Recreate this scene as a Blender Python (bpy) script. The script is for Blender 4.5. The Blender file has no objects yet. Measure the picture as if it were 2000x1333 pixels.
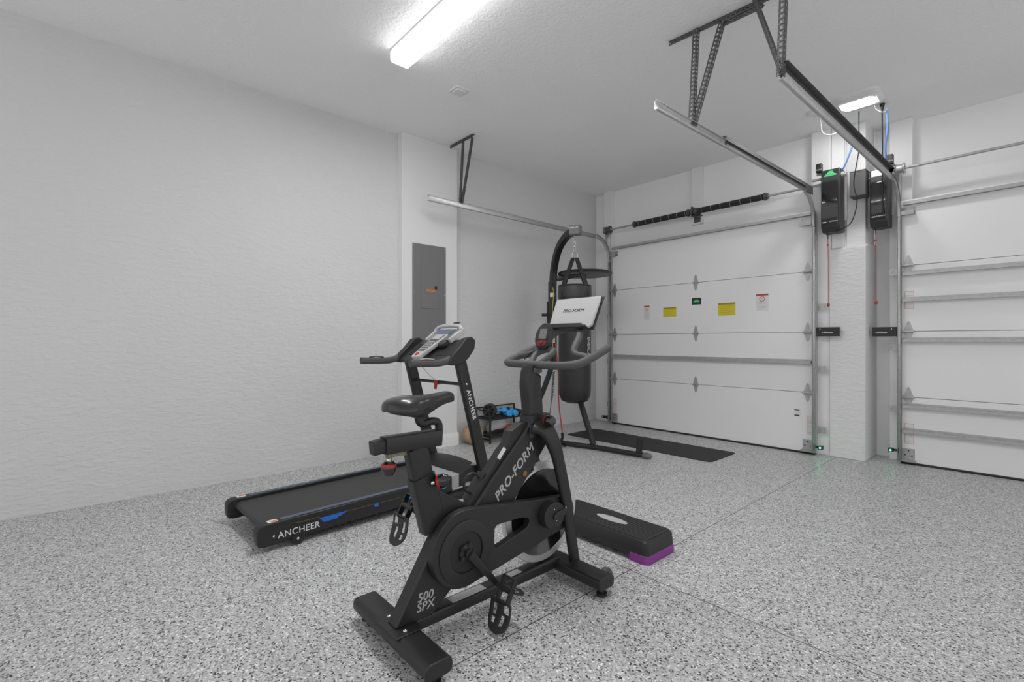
import bpy, bmesh, math, random
from mathutils import Vector, Matrix
D = bpy.data; SC = bpy.context.scene; COL = SC.collection
R = math.radians
random.seed(7)

# ------------------------------------------------------------ camera, world, exposure
cam = D.objects.new('camera', D.cameras.new('camera')); COL.objects.link(cam); SC.camera = cam
cam.data.sensor_width = 36; cam.data.lens = 36 * 934 / 2000
cam.location = (0, 0, 1.14); cam.rotation_euler = (R(90), 0, R(48.36))
cam.data.clip_start = 0.05
W = D.worlds.new('world'); SC.world = W; W.use_nodes = True
W.node_tree.nodes['Background'].inputs[0].default_value = (1, 1, 1, 1)
W.node_tree.nodes['Background'].inputs[1].default_value = 0.80
SC.view_settings.view_transform = 'Standard'; SC.view_settings.look = 'None'
SC.view_settings.gamma = 1; SC.view_settings.exposure = 0.27
SC.view_settings.use_curve_mapping = False
FIX_E = 40.0       # ceiling tube fixture diffuser
LED_E = 60.0      # small ceiling led light

# ------------------------------------------------------------ materials
MATS = {}
def mat(name, col, rough=0.5, metal=0.0, emit=0.0, noise=0.0, bump=0.0, bscale=200, spec=0.5, coat=0.0):
    if name in MATS: return MATS[name]
    m = D.materials.new(name); m.use_nodes = True; MATS[name] = m
    nt = m.node_tree; b = nt.nodes['Principled BSDF']
    if isinstance(col, (int, float)): col = (col, col, col)
    b.inputs['Base Color'].default_value = (*col, 1)
    b.inputs['Roughness'].default_value = rough; b.inputs['Metallic'].default_value = metal
    b.inputs['Specular IOR Level'].default_value = spec
    b.inputs['Coat Weight'].default_value = coat
    if emit:
        b.inputs['Emission Color'].default_value = (*col, 1); b.inputs['Emission Strength'].default_value = emit
    if noise or bump:
        tc = nt.nodes.new('ShaderNodeTexCoord'); nz = nt.nodes.new('ShaderNodeTexNoise')
        nz.inputs['Scale'].default_value = bscale; nz.inputs['Detail'].default_value = 3
        nt.links.new(tc.outputs['Object'], nz.inputs['Vector'])
        if noise:
            mx = nt.nodes.new('ShaderNodeMix'); mx.data_type = 'RGBA'
            mx.inputs[6].default_value = tuple(c * (1 - noise) for c in col) + (1,)
            mx.inputs[7].default_value = tuple(min(1, c * (1 + noise)) for c in col) + (1,)
            nt.links.new(nz.outputs['Fac'], mx.inputs[0]); nt.links.new(mx.outputs[2], b.inputs['Base Color'])
        if bump:
            bp = nt.nodes.new('ShaderNodeBump'); bp.inputs['Strength'].default_value = bump; bp.inputs['Distance'].default_value = 0.002
            nt.links.new(nz.outputs['Fac'], bp.inputs['Height']); nt.links.new(bp.outputs[0], b.inputs['Normal'])
    return m

def plaster(name, col, rough, scale, stretch, strength, dist, detail=4):
    m = D.materials.new(name); m.use_nodes = True; MATS[name] = m
    nt = m.node_tree; N = nt.nodes; L = nt.links; b = N['Principled BSDF']
    b.inputs['Roughness'].default_value = rough; b.inputs['Specular IOR Level'].default_value = 0.25
    tc = N.new('ShaderNodeTexCoord'); mp = N.new('ShaderNodeMapping'); mp.inputs['Scale'].default_value = stretch
    L.new(tc.outputs['Object'], mp.inputs['Vector'])
    nz = N.new('ShaderNodeTexNoise'); nz.inputs['Scale'].default_value = scale; nz.inputs['Detail'].default_value = detail
    nz.inputs['Distortion'].default_value = 0.6; L.new(mp.outputs[0], nz.inputs['Vector'])
    rp = N.new('ShaderNodeValToRGB'); rp.color_ramp.elements[0].position = 0.4; rp.color_ramp.elements[1].position = 0.62
    L.new(nz.outputs['Fac'], rp.inputs[0])
    bp = N.new('ShaderNodeBump'); bp.inputs['Strength'].default_value = strength; bp.inputs['Distance'].default_value = dist
    L.new(rp.outputs[0], bp.inputs['Height']); L.new(bp.outputs[0], b.inputs['Normal'])
    n2 = N.new('ShaderNodeTexNoise'); n2.inputs['Scale'].default_value = 1.3; n2.inputs['Detail'].default_value = 2
    L.new(tc.outputs['Object'], n2.inputs['Vector'])
    mx = N.new('ShaderNodeMix'); mx.data_type = 'RGBA'
    mx.inputs[6].default_value = (col * .97,) * 3 + (1,); mx.inputs[7].default_value = (col * 1.03,) * 3 + (1,)
    L.new(n2.outputs['Fac'], mx.inputs[0]); L.new(mx.outputs[2], b.inputs['Base Color'])
    return m

def floor_mat():
    m = D.materials.new('flake_epoxy'); m.use_nodes = True
    nt = m.node_tree; N = nt.nodes; L = nt.links; b = N['Principled BSDF']
    b.inputs['Roughness'].default_value = 0.38; b.inputs['Specular IOR Level'].default_value = 0.45
    tc = N.new('ShaderNodeTexCoord')
    def math_(op, a, b_=None, c=None):
        n = N.new('ShaderNodeMath'); n.operation = op
        for i, v in enumerate((a, b_, c)):
            if v is None: continue
            if isinstance(v, (int, float)): n.inputs[i].default_value = v
            else: L.new(v, n.inputs[i])
        return n.outputs[0]
    def flakes(scale, seed):
        mp = N.new('ShaderNodeMapping'); mp.inputs['Location'].default_value = (seed, seed * 2.3, 0); L.new(tc.outputs['Object'], mp.inputs['Vector'])
        v = N.new('ShaderNodeTexVoronoi'); v.inputs['Scale'].default_value = scale; v.inputs['Randomness'].default_value = 1
        L.new(mp.outputs[0], v.inputs['Vector'])
        sp = N.new('ShaderNodeSeparateColor'); L.new(v.outputs['Color'], sp.inputs[0]); return sp, v
    s1, v1 = flakes(165, 0)
    rp = N.new('ShaderNodeValToRGB'); cr = rp.color_ramp; cr.interpolation = 'CONSTANT'
    stops = [(0, .03), (.05, .14), (.11, .32), (.26, .46), (.50, .55), (.80, .65), (.94, .88)]
    cr.elements[0].position = 0; cr.elements[0].color = (stops[0][1],) * 3 + (1,)
    cr.elements[1].position = stops[1][0]; cr.elements[1].color = (stops[1][1],) * 3 + (1,)
    for p, c in stops[2:]:
        e = cr.elements.new(p); e.color = (c, c, c, 1)
    L.new(s1.outputs[0], rp.inputs[0])
    s2, v2 = flakes(108, 5.1)
    dk = math_('LESS_THAN', s2.outputs[1], .055)
    near = math_('LESS_THAN', v2.outputs['Distance'], .42)
    dk = math_('MULTIPLY', dk, near)
    mx = N.new('ShaderNodeMix'); mx.data_type = 'RGBA'; L.new(dk, mx.inputs[0]); L.new(rp.outputs[0], mx.inputs[6]); mx.inputs[7].default_value = (.02, .02, .02, 1)
    # saw-cut control joints
    sx = N.new('ShaderNodeSeparateXYZ'); L.new(tc.outputs['Object'], sx.inputs[0])
    j1 = math_('LESS_THAN', math_('ABSOLUTE', math_('ADD', sx.outputs[0], 1.388)), .0022)
    j2 = math_('LESS_THAN', math_('ABSOLUTE', math_('SUBTRACT', sx.outputs[1], 2.02)), .0022)
    jj = math_('MAXIMUM', j1, j2)
    m2 = N.new('ShaderNodeMix'); m2.data_type = 'RGBA'; L.new(jj, m2.inputs[0]); L.new(mx.outputs[2], m2.inputs[6]); m2.inputs[7].default_value = (.03, .03, .03, 1)
    L.new(m2.outputs[2], b.inputs['Base Color'])
    bp = N.new('ShaderNodeBump'); bp.inputs['Strength'].default_value = .25; bp.inputs['Distance'].default_value = .001
    L.new(s1.outputs[2], bp.inputs['Height']); L.new(bp.outputs[0], b.inputs['Normal'])
    return m

M_wall = plaster('stucco_wall', .66, .8, 30, (1, .42, 1.25), .5, .004)
M_pillar = plaster('stucco_pillar', .76, .8, 30, (.42, .42, 1.25), .55, .004)
M_smooth = plaster('smooth_paint', .76, .75, 60, (1, 1, 1), .12, .001)
M_header = plaster('painted_board', .86, .75, 25, (1, 1, 3), .2, .002)
M_ceil = plaster('knockdown_ceiling', .91, .85, 42, (1, 1, 1), .35, .004)
M_floor = floor_mat()
M_trim = mat('white_trim', .80, .6)
M_door = mat('white_steel_door', .85, .5, bump=.05, bscale=60)
M_galv = mat('galvanized_steel', .46, .45, .55, noise=.25, bscale=35)
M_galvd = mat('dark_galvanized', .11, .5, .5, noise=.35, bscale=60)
M_blk = mat('black_metal', .016, .38)
M_blkp = mat('black_plastic', .018, .48)
M_char = mat('charcoal_plastic', .035, .5)
M_rub = mat('black_rubber', .018, .65)
M_foam = mat('grey_foam_grip', .075, .6, bump=.15, bscale=300)
M_belt = mat('treadmill_belt', .036, .55, noise=.2, bscale=90)
M_gloss = mat('gloss_black', .012, .12, coat=.5)
M_mat = mat('exercise_mat', .018, .7, bump=.3, bscale=500)
M_white = mat('white_plastic', .75, .45)
M_silver = mat('silver_plastic', .42, .4, .2)
M_lsil = mat('light_grey_plastic', .46, .4)
M_chrome = mat('chrome', .7, .15, 1)
M_rim = mat('polished_rim', .72, .35, .7)
M_wht = mat('white_print', .75, .5)
M_gry = mat('grey_print', .45, .5)
M_blue = mat('blue_plastic', (.02, .16, .62), .4)
M_lblue = mat('bright_blue_plastic', (.04, .40, .85), .4)
M_red = mat('red_plastic', (.45, .01, .01), .4)
M_redk = mat('dark_red_plastic', (.16, .012, .015), .35)
M_redp = mat('red_print', (.55, .06, .03), .5)
M_org = mat('orange_print', (.75, .16, .02), .5)
M_yel = mat('yellow_label', (.72, .62, .03), .5)
M_grn = mat('green_print', (.08, .55, .22), .5)
M_grnd = mat('dark_green_label', (.012, .03, .014), .5)
M_pur = mat('purple_rubber', (.22, .035, .25), .5)
M_tan = mat('tan_leather', (.42, .30, .19), .6, noise=.3, bscale=30)
M_panel = mat('grey_panel_enamel', .17, .42)
M_box = mat('grey_box', .10, .6)
M_lcd = mat('lcd_screen', (.16, .17, .16), .2)
M_lcdl = mat('pale_lcd', (.42, .44, .47), .25)
M_fix = mat('lit_diffuser', (1, 1, 1), .5, emit=FIX_E)
M_led = mat('lit_led_lens', (1, 1, 1), .5, emit=LED_E)
M_gled = mat('green_led', (.1, 1, .45), .5, emit=6)
M_cordr = mat('red_cord', (.38, .05, .05), .6)
M_cordb = mat('blue_cord', (.08, .2, .5), .5)
M_cordy = mat('yellow_cord', (.5, .42, .08), .5)
M_corda = mat('brown_cord', (.22, .12, .04), .5)

# ------------------------------------------------------------ mesh building
def V(*a): return Vector(a[0] if len(a) == 1 else a)
def smoothpath(pts, n=6):
    pts = [Vector(p) for p in pts]
    if len(pts) < 3: return pts
    P = [pts[0] * 2 - pts[1]] + pts + [pts[-1] * 2 - pts[-2]]; out = []
    for i in range(1, len(P) - 2):
        p0, p1, p2, p3 = P[i - 1:i + 3]
        for k in range(n):
            t = k / n
            out.append(.5 * ((2 * p1) + (p2 - p0) * t + (2 * p0 - 5 * p1 + 4 * p2 - p3) * t * t + (3 * p1 - p0 - 3 * p2 + p3) * t ** 3))
    out.append(pts[-1]); return out
def rrect(w, h, r, n=4):
    r = min(r, w / 2 - 1e-5, h / 2 - 1e-5); o = []
    for cx, cy, a0 in ((w / 2 - r, h / 2 - r, 0), (-w / 2 + r, h / 2 - r, 90), (-w / 2 + r, -h / 2 + r, 180), (w / 2 - r, -h / 2 + r, 270)):
        for k in range(n + 1):
            a = R(a0 + 90 * k / n); o.append((cx + r * math.cos(a), cy + r * math.sin(a)))
    return o
def ellipse(a, b, n=32): return [(a * math.cos(2 * math.pi * k / n), b * math.sin(2 * math.pi * k / n)) for k in range(n)]

class MB:
    def __init__(s, off=(0, 0, 0)): s.bm = bmesh.new(); s.off = Vector(off)
    def box(s, c, d, rot=None):
        g = bmesh.ops.create_cube(s.bm, size=1)['verts']
        m = Matrix.Translation(Vector(c)) @ (rot.to_4x4() if rot else Matrix.Identity(4)) @ Matrix.Diagonal((*d, 1))
        bmesh.ops.transform(s.bm, matrix=m, verts=g); return s
    def b2(s, x0, x1, y0, y1, z0, z1): return s.box(((x0 + x1) / 2, (y0 + y1) / 2, (z0 + z1) / 2), (abs(x1 - x0), abs(y1 - y0), abs(z1 - z0)))
    def loft(s, rings, closed=True, cap=True):
        bm = s.bm; vr = [[bm.verts.new(p) for p in r] for r in rings]; n = len(vr[0])
        for a, b in zip(vr, vr[1:]):
            for i in range(n if closed else n - 1):
                j = (i + 1) % n
                try: bm.faces.new((a[i], a[j], b[j], b[i]))
                except ValueError: pass
        if cap and closed:
            for r in (vr[0], vr[-1]):
                try: bm.faces.new(r)
                except ValueError: pass
        return s
    def sweep(s, prof, path, up=(0, 0, 1), closed=True, cap=True, scale=None, fixed=False):
        """prof (a,b) placed with a along side = t x up, b along the other normal"""
        path = [Vector(p) for p in path]; up = Vector(up); rings = []; nrm = None
        for i, p in enumerate(path):
            t = (path[min(i + 1, len(path) - 1)] - path[max(i - 1, 0)]).normalized()
            if nrm is None or fixed:
                nrm = up - t * up.dot(t)
                if nrm.length < 1e-4: nrm = t.orthogonal()
            else: nrm = nrm - t * nrm.dot(t)
            nrm.normalize(); side = t.cross(nrm); k = scale[i] if scale else 1
            rings.append([p + side * a * k + nrm * b * k for a, b in prof])
        return s.loft(rings, closed, cap)
    def tube(s, pts, r, n=12, smooth=0, scale=None):
        if smooth: pts = smoothpath(pts, smooth)
        return s.sweep(ellipse(r, r, n), pts, scale=scale)
    def bar(s, p0, p1, w, h, up=(0, 0, 1), r=.004, n=2): return s.sweep(rrect(w, h, r, n), [p0, p1], up)
    def cyl(s, p0, p1, r, n=20, r2=None):
        return s.sweep(ellipse(r, r, n), [p0, p1], scale=[1, (r2 if r2 is not None else r) / r])
    def prism(s, poly, axis, a0, a1):
        def P(u, v, a): return {'x': (a, u, v), 'y': (u, a, v), 'z': (u, v, a)}[axis]
        return s.loft([[P(u, v, a0) for u, v in poly], [P(u, v, a1) for u, v in poly]])
    def ringprism(s, outer, inner, axis, a0, a1):
        def P(u, v, a): return {'x': (a, u, v), 'y': (u, a, v), 'z': (u, v, a)}[axis]
        bm = s.bm; n = len(outer)
        vs = [[bm.verts.new(P(u, v, a)) for u, v in q] for a in (a0, a1) for q in (outer, inner)]
        for i in range(n):
            j = (i + 1) % n
            bm.faces.new((vs[0][i], vs[0][j], vs[2][j], vs[2][i])); bm.faces.new((vs[1][i], vs[3][i], vs[3][j], vs[1][j]))
            bm.faces.new((vs[0][i], vs[1][i], vs[1][j], vs[0][j])); bm.faces.new((vs[2][i], vs[2][j], vs[3][j], vs[3][i]))
        return s
    def lathe(s, prof, c, axis=(0, 0, 1), n=32):
        ax = Vector(axis).normalized(); u = ax.orthogonal().normalized(); v = ax.cross(u); c = Vector(c); rings = []
        for r, h in prof:
            rings.append([c + ax * h + (u * math.cos(2 * math.pi * k / n) + v * math.sin(2 * math.pi * k / n)) * max(r, 1e-4) for k in range(n)])
        return s.loft(rings)
    def sphere(s, c, r, sc=(1, 1, 1), n=20, rot=None):
        g = bmesh.ops.create_uvsphere(s.bm, u_segments=n, v_segments=n // 2 + 2, radius=r)['verts']
        m = Matrix.Translation(Vector(c)) @ (rot.to_4x4() if rot else Matrix.Identity(4)) @ Matrix.Diagonal((*sc, 1))
        bmesh.ops.transform(s.bm, matrix=m, verts=g); return s
    def torus(s, c, axis, Rr, r, n=32, m=8):
        ax = Vector(axis).normalized(); u = ax.orthogonal().normalized(); v = ax.cross(u); c = Vector(c)
        g = [[s.bm.verts.new(c + (u * math.cos(a) + v * math.sin(a)) * (Rr + r * math.cos(b)) + ax * r * math.sin(b)) for b in [2 * math.pi * j / m for j in range(m)]] for a in [2 * math.pi * i / n for i in range(n)]]
        for i in range(n):
            for j in range(m): s.bm.faces.new((g[i][j], g[(i + 1) % n][j], g[(i + 1) % n][(j + 1) % m], g[i][(j + 1) % m]))
        return s
    def build(s, name, m, parent=None, bevel=0, seg=2, thick=0, sub=0, xf=None, ang=40):
        me = D.meshes.new(name)
        if s.off.length: bmesh.ops.translate(s.bm, vec=s.off, verts=s.bm.verts)
        if xf: bmesh.ops.transform(s.bm, matrix=xf, verts=s.bm.verts)
        bmesh.ops.recalc_face_normals(s.bm, faces=s.bm.faces)
        s.bm.to_mesh(me); s.bm.free()
        for p in me.polygons: p.use_smooth = True
        me.set_sharp_from_angle(angle=R(ang)); me.materials.append(m)
        o = D.objects.new(name, me); COL.objects.link(o)
        if parent: o.parent = parent
        if thick:
            k = o.modifiers.new('s', 'SOLIDIFY'); k.thickness = thick; k.offset = 0
        if bevel:
            k = o.modifiers.new('b', 'BEVEL'); k.width = bevel; k.segments = seg; k.limit_method = 'ANGLE'; k.angle_limit = R(35); k.harden_normals = False
        if sub:
            k = o.modifiers.new('u', 'SUBSURF'); k.levels = sub; k.render_levels = sub
        return o

def tag(o, label=None, cat=None, group=None, kind=None):
    if label: o['label'] = label
    if cat: o['category'] = cat
    if group: o['group'] = group
    if kind: o['kind'] = kind
    return o
def thing(name, loc, label=None, cat=None, group=None, rz=0, kind=None):
    o = D.objects.new(name, None); COL.objects.link(o); o.location = loc; o.rotation_euler = (0, 0, rz); o.empty_display_size = .1
    return tag(o, label, cat, group, kind)
def copytree(o, parent=None):
    c = o.copy(); COL.objects.link(c); c.parent = parent
    for ch in list(o.children): copytree(ch, c)
    return c
def text(name, s, size, o, a, b, m, parent, ext=.0006, bold=.0, shear=0, align='CENTER', sx=1.0, space=1.0, off=(0, 0, 0)):
    """lettering lying in the plane spanned by a (reading direction) and b (up), centred on o"""
    cu = D.curves.new(name, 'FONT'); cu.body = s; cu.size = size; cu.extrude = ext; cu.offset = bold; cu.shear = shear
    cu.align_x = align; cu.align_y = 'CENTER'; cu.space_character = space; cu.space_line = .78; cu.resolution_u = 3
    t = D.objects.new('tmp', cu); COL.objects.link(t)
    bpy.context.view_layer.update(); dg = bpy.context.evaluated_depsgraph_get()
    me = D.meshes.new_from_object(t.evaluated_get(dg)); D.objects.remove(t)
    a = Vector(a).normalized(); b = Vector(b); b = (b - a * b.dot(a)).normalized(); n = a.cross(b)
    o = Vector(o) + Vector(off)
    mx = Matrix(((a.x * sx, b.x, n.x, o.x), (a.y * sx, b.y, n.y, o.y), (a.z * sx, b.z, n.z, o.z), (0, 0, 0, 1)))
    me.transform(mx); me.materials.clear(); me.materials.append(m); me.name = name
    ob = D.objects.new(name, me); COL.objects.link(ob); ob.parent = parent
    return ob

# ------------------------------------------------------------ setting
XL = -4.42; H = 3.25
def struct(name, mb, m, parent=None, **k):
    o = mb.build(name, m, parent, **k)
    if not parent: o['kind'] = 'structure'
    return o
struct('floor', MB().b2(-4.6, 2.6, -2.6, 6.2, -.1, 0), M_floor)
struct('ceiling', MB().b2(-4.6, 2.6, -2.6, 6.2, H, H + .1), M_ceil)
struct('wall_left', MB().b2(XL - .15, XL, -2.6, 6.2, 0, H), M_wall)
tr = struct('trim_1', MB().b2(XL, -4.33, 2.37, 3.044, 0, H), M_smooth, bevel=.003)
struct('baseboard_left', MB().prism([(-4.33, 0), (-4.315, 0), (-4.315, .125), (-4.322, .135), (-4.33, .138)], 'y', 2.36, 3.055), M_trim)
struct('wall_front', MB().b2(XL, -1.17, 5.58, 5.75, 0, H), M_header)
struct('wall_front_right', MB().b2(-1.17, 2.6, 5.93, 6.08, 0, H), M_header)
# pillar between the two door openings: thick lower part with a sloped ledge, thinner upper part
P = MB()
P.prism([(5.485, 0), (5.93, 0), (5.93, 2.10), (5.575, 2.07), (5.485, 2.04)], 'x', -1.4475, -1.155)
P.b2(-1.325, -1.17, 5.56, 5.93, 2.06, H)
struct('wall_pillar', P, M_pillar, bevel=.006)
# vertical jamb boards
struct('trim_2', MB().b2(-4.22, -4.08, 5.50, 5.58, 0, H), M_trim, bevel=.003)
struct('trim_3', MB().b2(-1.61, -1.448, 5.50, 5.58, 0, H), M_trim, bevel=.003)
struct('trim_4', MB().b2(-2.92, -2.78, 5.535, 5.58, 2.56, H), M_trim, bevel=.003)
struct('trim_5', MB().b2(-1.03, -.86, 5.80, 5.93, 0, H), M_trim, bevel=.003)
struct('trim_6', MB().b2(-1.445, -1.34, 5.545, 5.58, 2.06, H), M_trim, bevel=.002)

# ------------------------------------------------------------ garage doors
def hinge(mb, x, y, z, w=.068, up=1, ends=False):
    """pressed diamond hinge plate standing on the seam"""
    for s in (1, -1):
        pl = [(x - w / 2, z), (x + w / 2, z), (x + w * .32, z + s * .035), (x + w * .12, z + s * .088), (x, z + s * .096), (x - w * .12, z + s * .088), (x - w * .32, z + s * .035)]
        mb.prism(pl, 'y', y - .004, y)
        mb.cyl((x, y - .008, z + s * .03), (x, y - .003, z + s * .03), .006, 8); mb.cyl((x, y - .008, z + s * .07), (x, y - .003, z + s * .07), .005, 8)
    mb.cyl((x - w / 2, y - .009, z), (x + w / 2, y - .009, z), .008, 10)
def strut_prof(x0, x1, y, z):
    """hat shaped stiffening strut projecting from the door face"""
    f = .022
    pts = [(y, z + .038), (y - .003, z + .038), (y - .003, z + f), (y - .048, z + .016), (y - .050, z - .014), (y - .047, z - .014), (y - .045, z + .012), (y, z + f - .004)]
    pts = [(y, z + .036), (y - .003, z + .036), (y - .003, z + .020), (y - .05, z + .018), (y - .05, z - .006), (y - .047, z - .006), (y - .047, z + .013), (y - .012, z + .014), (y - .012, z - .004), (y, z - .004)]
    return MB().prism(pts, 'x', x0, x1)
SH = .6096
def garage_door(name, x0, x1, y, hx, struts, label):
    r = thing(name, ((x0 + x1) / 2, y + .03, 0), kind='structure'); off = -Vector(r.location)
    for k in range(4):
        mb = MB(off); z0 = .012 + k * SH; z1 = z0 + SH - .0035
        mb.b2(x0, x1, y, y + .05, z0, z1).build('door_section', M_door, r, bevel=.003)
    MB(off).prism([(y + .002, 0.0), (y + .05, 0), (y + .05, .02), (y - .004, .02), (y - .008, .008)], 'x', x0, x1).build('bottom_seal', M_rub, r)
    for k in (1, 2, 3):
        z = .010 + k * SH
        for x in hx:
            mb = MB(off); end = x in (hx[0], hx[-1])
            hinge(mb, x, y, z, .08 if end else .07)
            if end:   # raised roller carrier
                mb.box((x, y - .02, z + .0), (.085, .032, .014)); 
            h = mb.build('hinge', M_galv, r)
            if end:
                sgn = -1 if x == hx[0] else 1
                rl = MB(off); rl.cyl((x - sgn * .03, y - .034, z), (x + sgn * .055, y - .034, z), .006, 10).cyl((x + sgn * .045, y - .034, z), (x + sgn * .06, y - .034, z), .021, 16)
                rl.build('roller', M_galv, h)
    for z in struts:
        strut_prof(x0 + .02, x1 - .02, y, z).build('stiffening_strut', M_galv, r, xf=Matrix.Translation(off))
    for x in (hx[0], hx[-1]):
        sgn = -1 if x == hx[0] else 1
        mb = MB(off); zt = 2.335
        mb.b2(x - .06, x + .05, y - .004, y, zt - .03, zt + .04).b2(x - .055, x + .045, y - .055, y, zt - .0, zt + .005).b2(x - .055, x + .045, y - .06, y - .055, zt - .035, zt + .005)
        mb.cyl((x - sgn * .04, y - .04, zt - .015), (x + sgn * .05, y - .04, zt - .015), .006, 10).cyl((x + sgn * .035, y - .04, zt - .015), (x + sgn * .055, y - .04, zt - .015), .021, 16)
        mb.build('top_roller_bracket', M_galv, r)
        mb = MB(off); mb.b2(x - .045, x + .045, y - .004, y, .045, .145).b2(x - .055, x + .055, y - .05, y, .036, .042)
        mb.cyl((x - .06, y - .035, .03), (x + .06, y - .035, .03), .007, 10)
        bb = mb.build('bottom_bracket', M_galv, r)
        for dx, dz in ((-.025, .085), (.025, .08), (0, .125)): MB(off).cyl((x + dx, y - .01, dz), (x + dx, y - .003, dz), .006, 8).build('bolt', M_blk, bb)
    r['note_label'] = label; del r['note_label']
    return r, off
def sticker(r, off, x0, x1, z0, z1, y, base, header=None, hh=.12, lines=0, lm=None, symbol=False, frame=None, name='label_sticker', lab=None):
    o = MB(off).b2(x0, x1, y - .0008, y, z0, z1).build(name, base, r)
    if lab: o['label'] = lab
    w = x1 - x0; h = z1 - z0
    if header: MB(off).b2(x0 + w * .02, x1 - w * .02, y - .0014, y - .0007, z1 - h * hh, z1 - h * .01).build('printed_band', header, o)
    if frame: 
        f = MB(off); t = .0025
        for a in ((x0, x1, z0, z0 + t), (x0, x1, z1 - t, z1), (x0, x0 + t, z0, z1), (x1 - t, x1, z0, z1)): f.b2(a[0], a[1], y - .0013, y - .0007, a[2], a[3])
        f.b2(x0 + t, x1 - t, y - .0013, y - .0007, z0 + h * .62, z0 + h * .64)
        f.build('printed_frame', frame, o)
    if symbol:
        cx = (x0 + x1) / 2; cz = z1 - h * .31; s = MB(off); rr = w * .2
        s.torus((cx, y - .001, cz), (0, 1, 0), rr, w * .025, 24, 6)
        s.bar((cx - rr * .7, y - .001, cz + rr * .7), (cx + rr * .7, y - .001, cz - rr * .7), .001, w * .05, up=(0, 1, 0), r=.0002)
        s.build('warning_symbol', M_redp, o)
    if lines:
        l = MB(off); top = z1 - h * (.5 if symbol else .25); bot = z0 + h * .1
        for k in range(lines):
            z = top + (bot - top) * k / max(1, lines - 1)
            l.b2(x0 + w * .12, x1 - w * (.12 + .1 * (k % 3)), y - .0013, y - .0007, z - h * .008, z + h * .008)
        l.build('printed_lines', lm or M_gry, o)
    return o

DY = 5.44
d1, o1 = garage_door('door_1', -4.03, -1.565, DY, (-3.985, -2.812, -1.625), (2.405, .918), 'left')
sticker(d1, o1, -3.525, -3.44, 1.418, 1.60, DY, M_white, M_redp, .1, 6, symbol=True)
sticker(d1, o1, -3.245, -3.065, 1.445, 1.56, DY, M_yel, mat('olive_print', (.35, .27, .02)), .14, 4, mat('olive_print', 0))
sticker(d1, o1, -2.86, -2.745, 1.575, 1.655, DY, M_grnd, None)
for k, s_ in enumerate((-1, 0, 1)):
    pass
lg = MB(o1); lg.prism([(-2.842, 1.60), (-2.765, 1.60), (-2.762, 1.61), (-2.775, 1.625), (-2.79, 1.64), (-2.80, 1.628), (-2.812, 1.643), (-2.822, 1.626), (-2.838, 1.625)], 'y', DY - .0016, DY - .0007)
lg.build('green_emblem', M_grn, d1)
sticker(d1, o1, -2.545, -2.345, 1.43, 1.575, DY, M_yel, mat('olive_print', 0), .14, 5, mat('olive_print', 0))
sticker(d1, o1, -2.125, -1.995, 1.465, 1.65, DY, M_white, M_redp, .12, 6, symbol=True)
sticker(d1, o1, -4.005, -3.955, .16, .34, DY, M_white, None, frame=M_org, lines=3)
sticker(d1, o1, -1.63, -1.575, .20, .385, DY, M_white, None, frame=M_org, lines=3)
st = MB(o1); st.b2(-1.75, -1.69, DY - .0008, DY, .37, .44); ss = st.build('label_sticker', M_white, d1)
MB(o1).b2(-1.745, -1.70, DY - .0014, DY - .0007, .43, .438).b2(-1.745, -1.70, DY - .0014, DY - .0007, .372, .384).build('printed_lines', M_blk, ss)

EY = 5.68
d2, o2 = garage_door('door_2', -.925, 1.52, EY, (-.868, .3, 1.46), (2.40, 1.752, 1.51, 1.137, .53, .30), 'right')
sticker(d2, o2, -.895, -.83, 1.44, 1.60, EY, M_white, None, frame=M_org, lines=3)
sticker(d2, o2, -.895, -.83, .19, .375, EY, M_white, None, frame=M_org, lines=3)

# ------------------------------------------------------------ perforated angle and tracks
def perf(mb, p0, p1, d1, d2, w=.032, pitch=.03):
    """slotted L-angle from p0 to p1; flanges run along d1 and d2, with real slots"""
    p0, p1, d1, d2 = map(Vector, (p0, p1, d1, d2)); t = (p1 - p0); L = t.length; t.normalize()
    n = max(2, round(L / pitch)); st = L / n; bm = mb.bm
    for d in (d1, d2):
        d = (d - t * d.dot(t)).normalized()
        for k in range(n):
            a = [p0 + t * st * k, p0 + t * st * (k + 1)]
            O = [a[0], a[1], a[1] + d * w, a[0] + d * w]
            c = (a[0] + a[1]) / 2 + d * w * .52; hx = st * .26; hy = w * .17
            I = [c - t * hx - d * hy, c + t * hx - d * hy, c + t * hx + d * hy, c - t * hx + d * hy]
            vo = [bm.verts.new(v) for v in O]; vi = [bm.verts.new(v) for v in I]
            for i in range(4): bm.faces.new((vo[i], vo[(i + 1) % 4], vi[(i + 1) % 4], vi[i]))
    return mb
def trackpath(x, y, z0, zh, yend, zend, rad=.30):
    pts = [(x, y, z0), (x, y, zh - rad - .02)]
    for k in range(0, 13):
        a = R(90 * k / 12); pts.append((x, y - rad + rad * math.cos(a), zh - rad + rad * math.sin(a)))
    pts.append((x, yend, zend)); return pts
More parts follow.
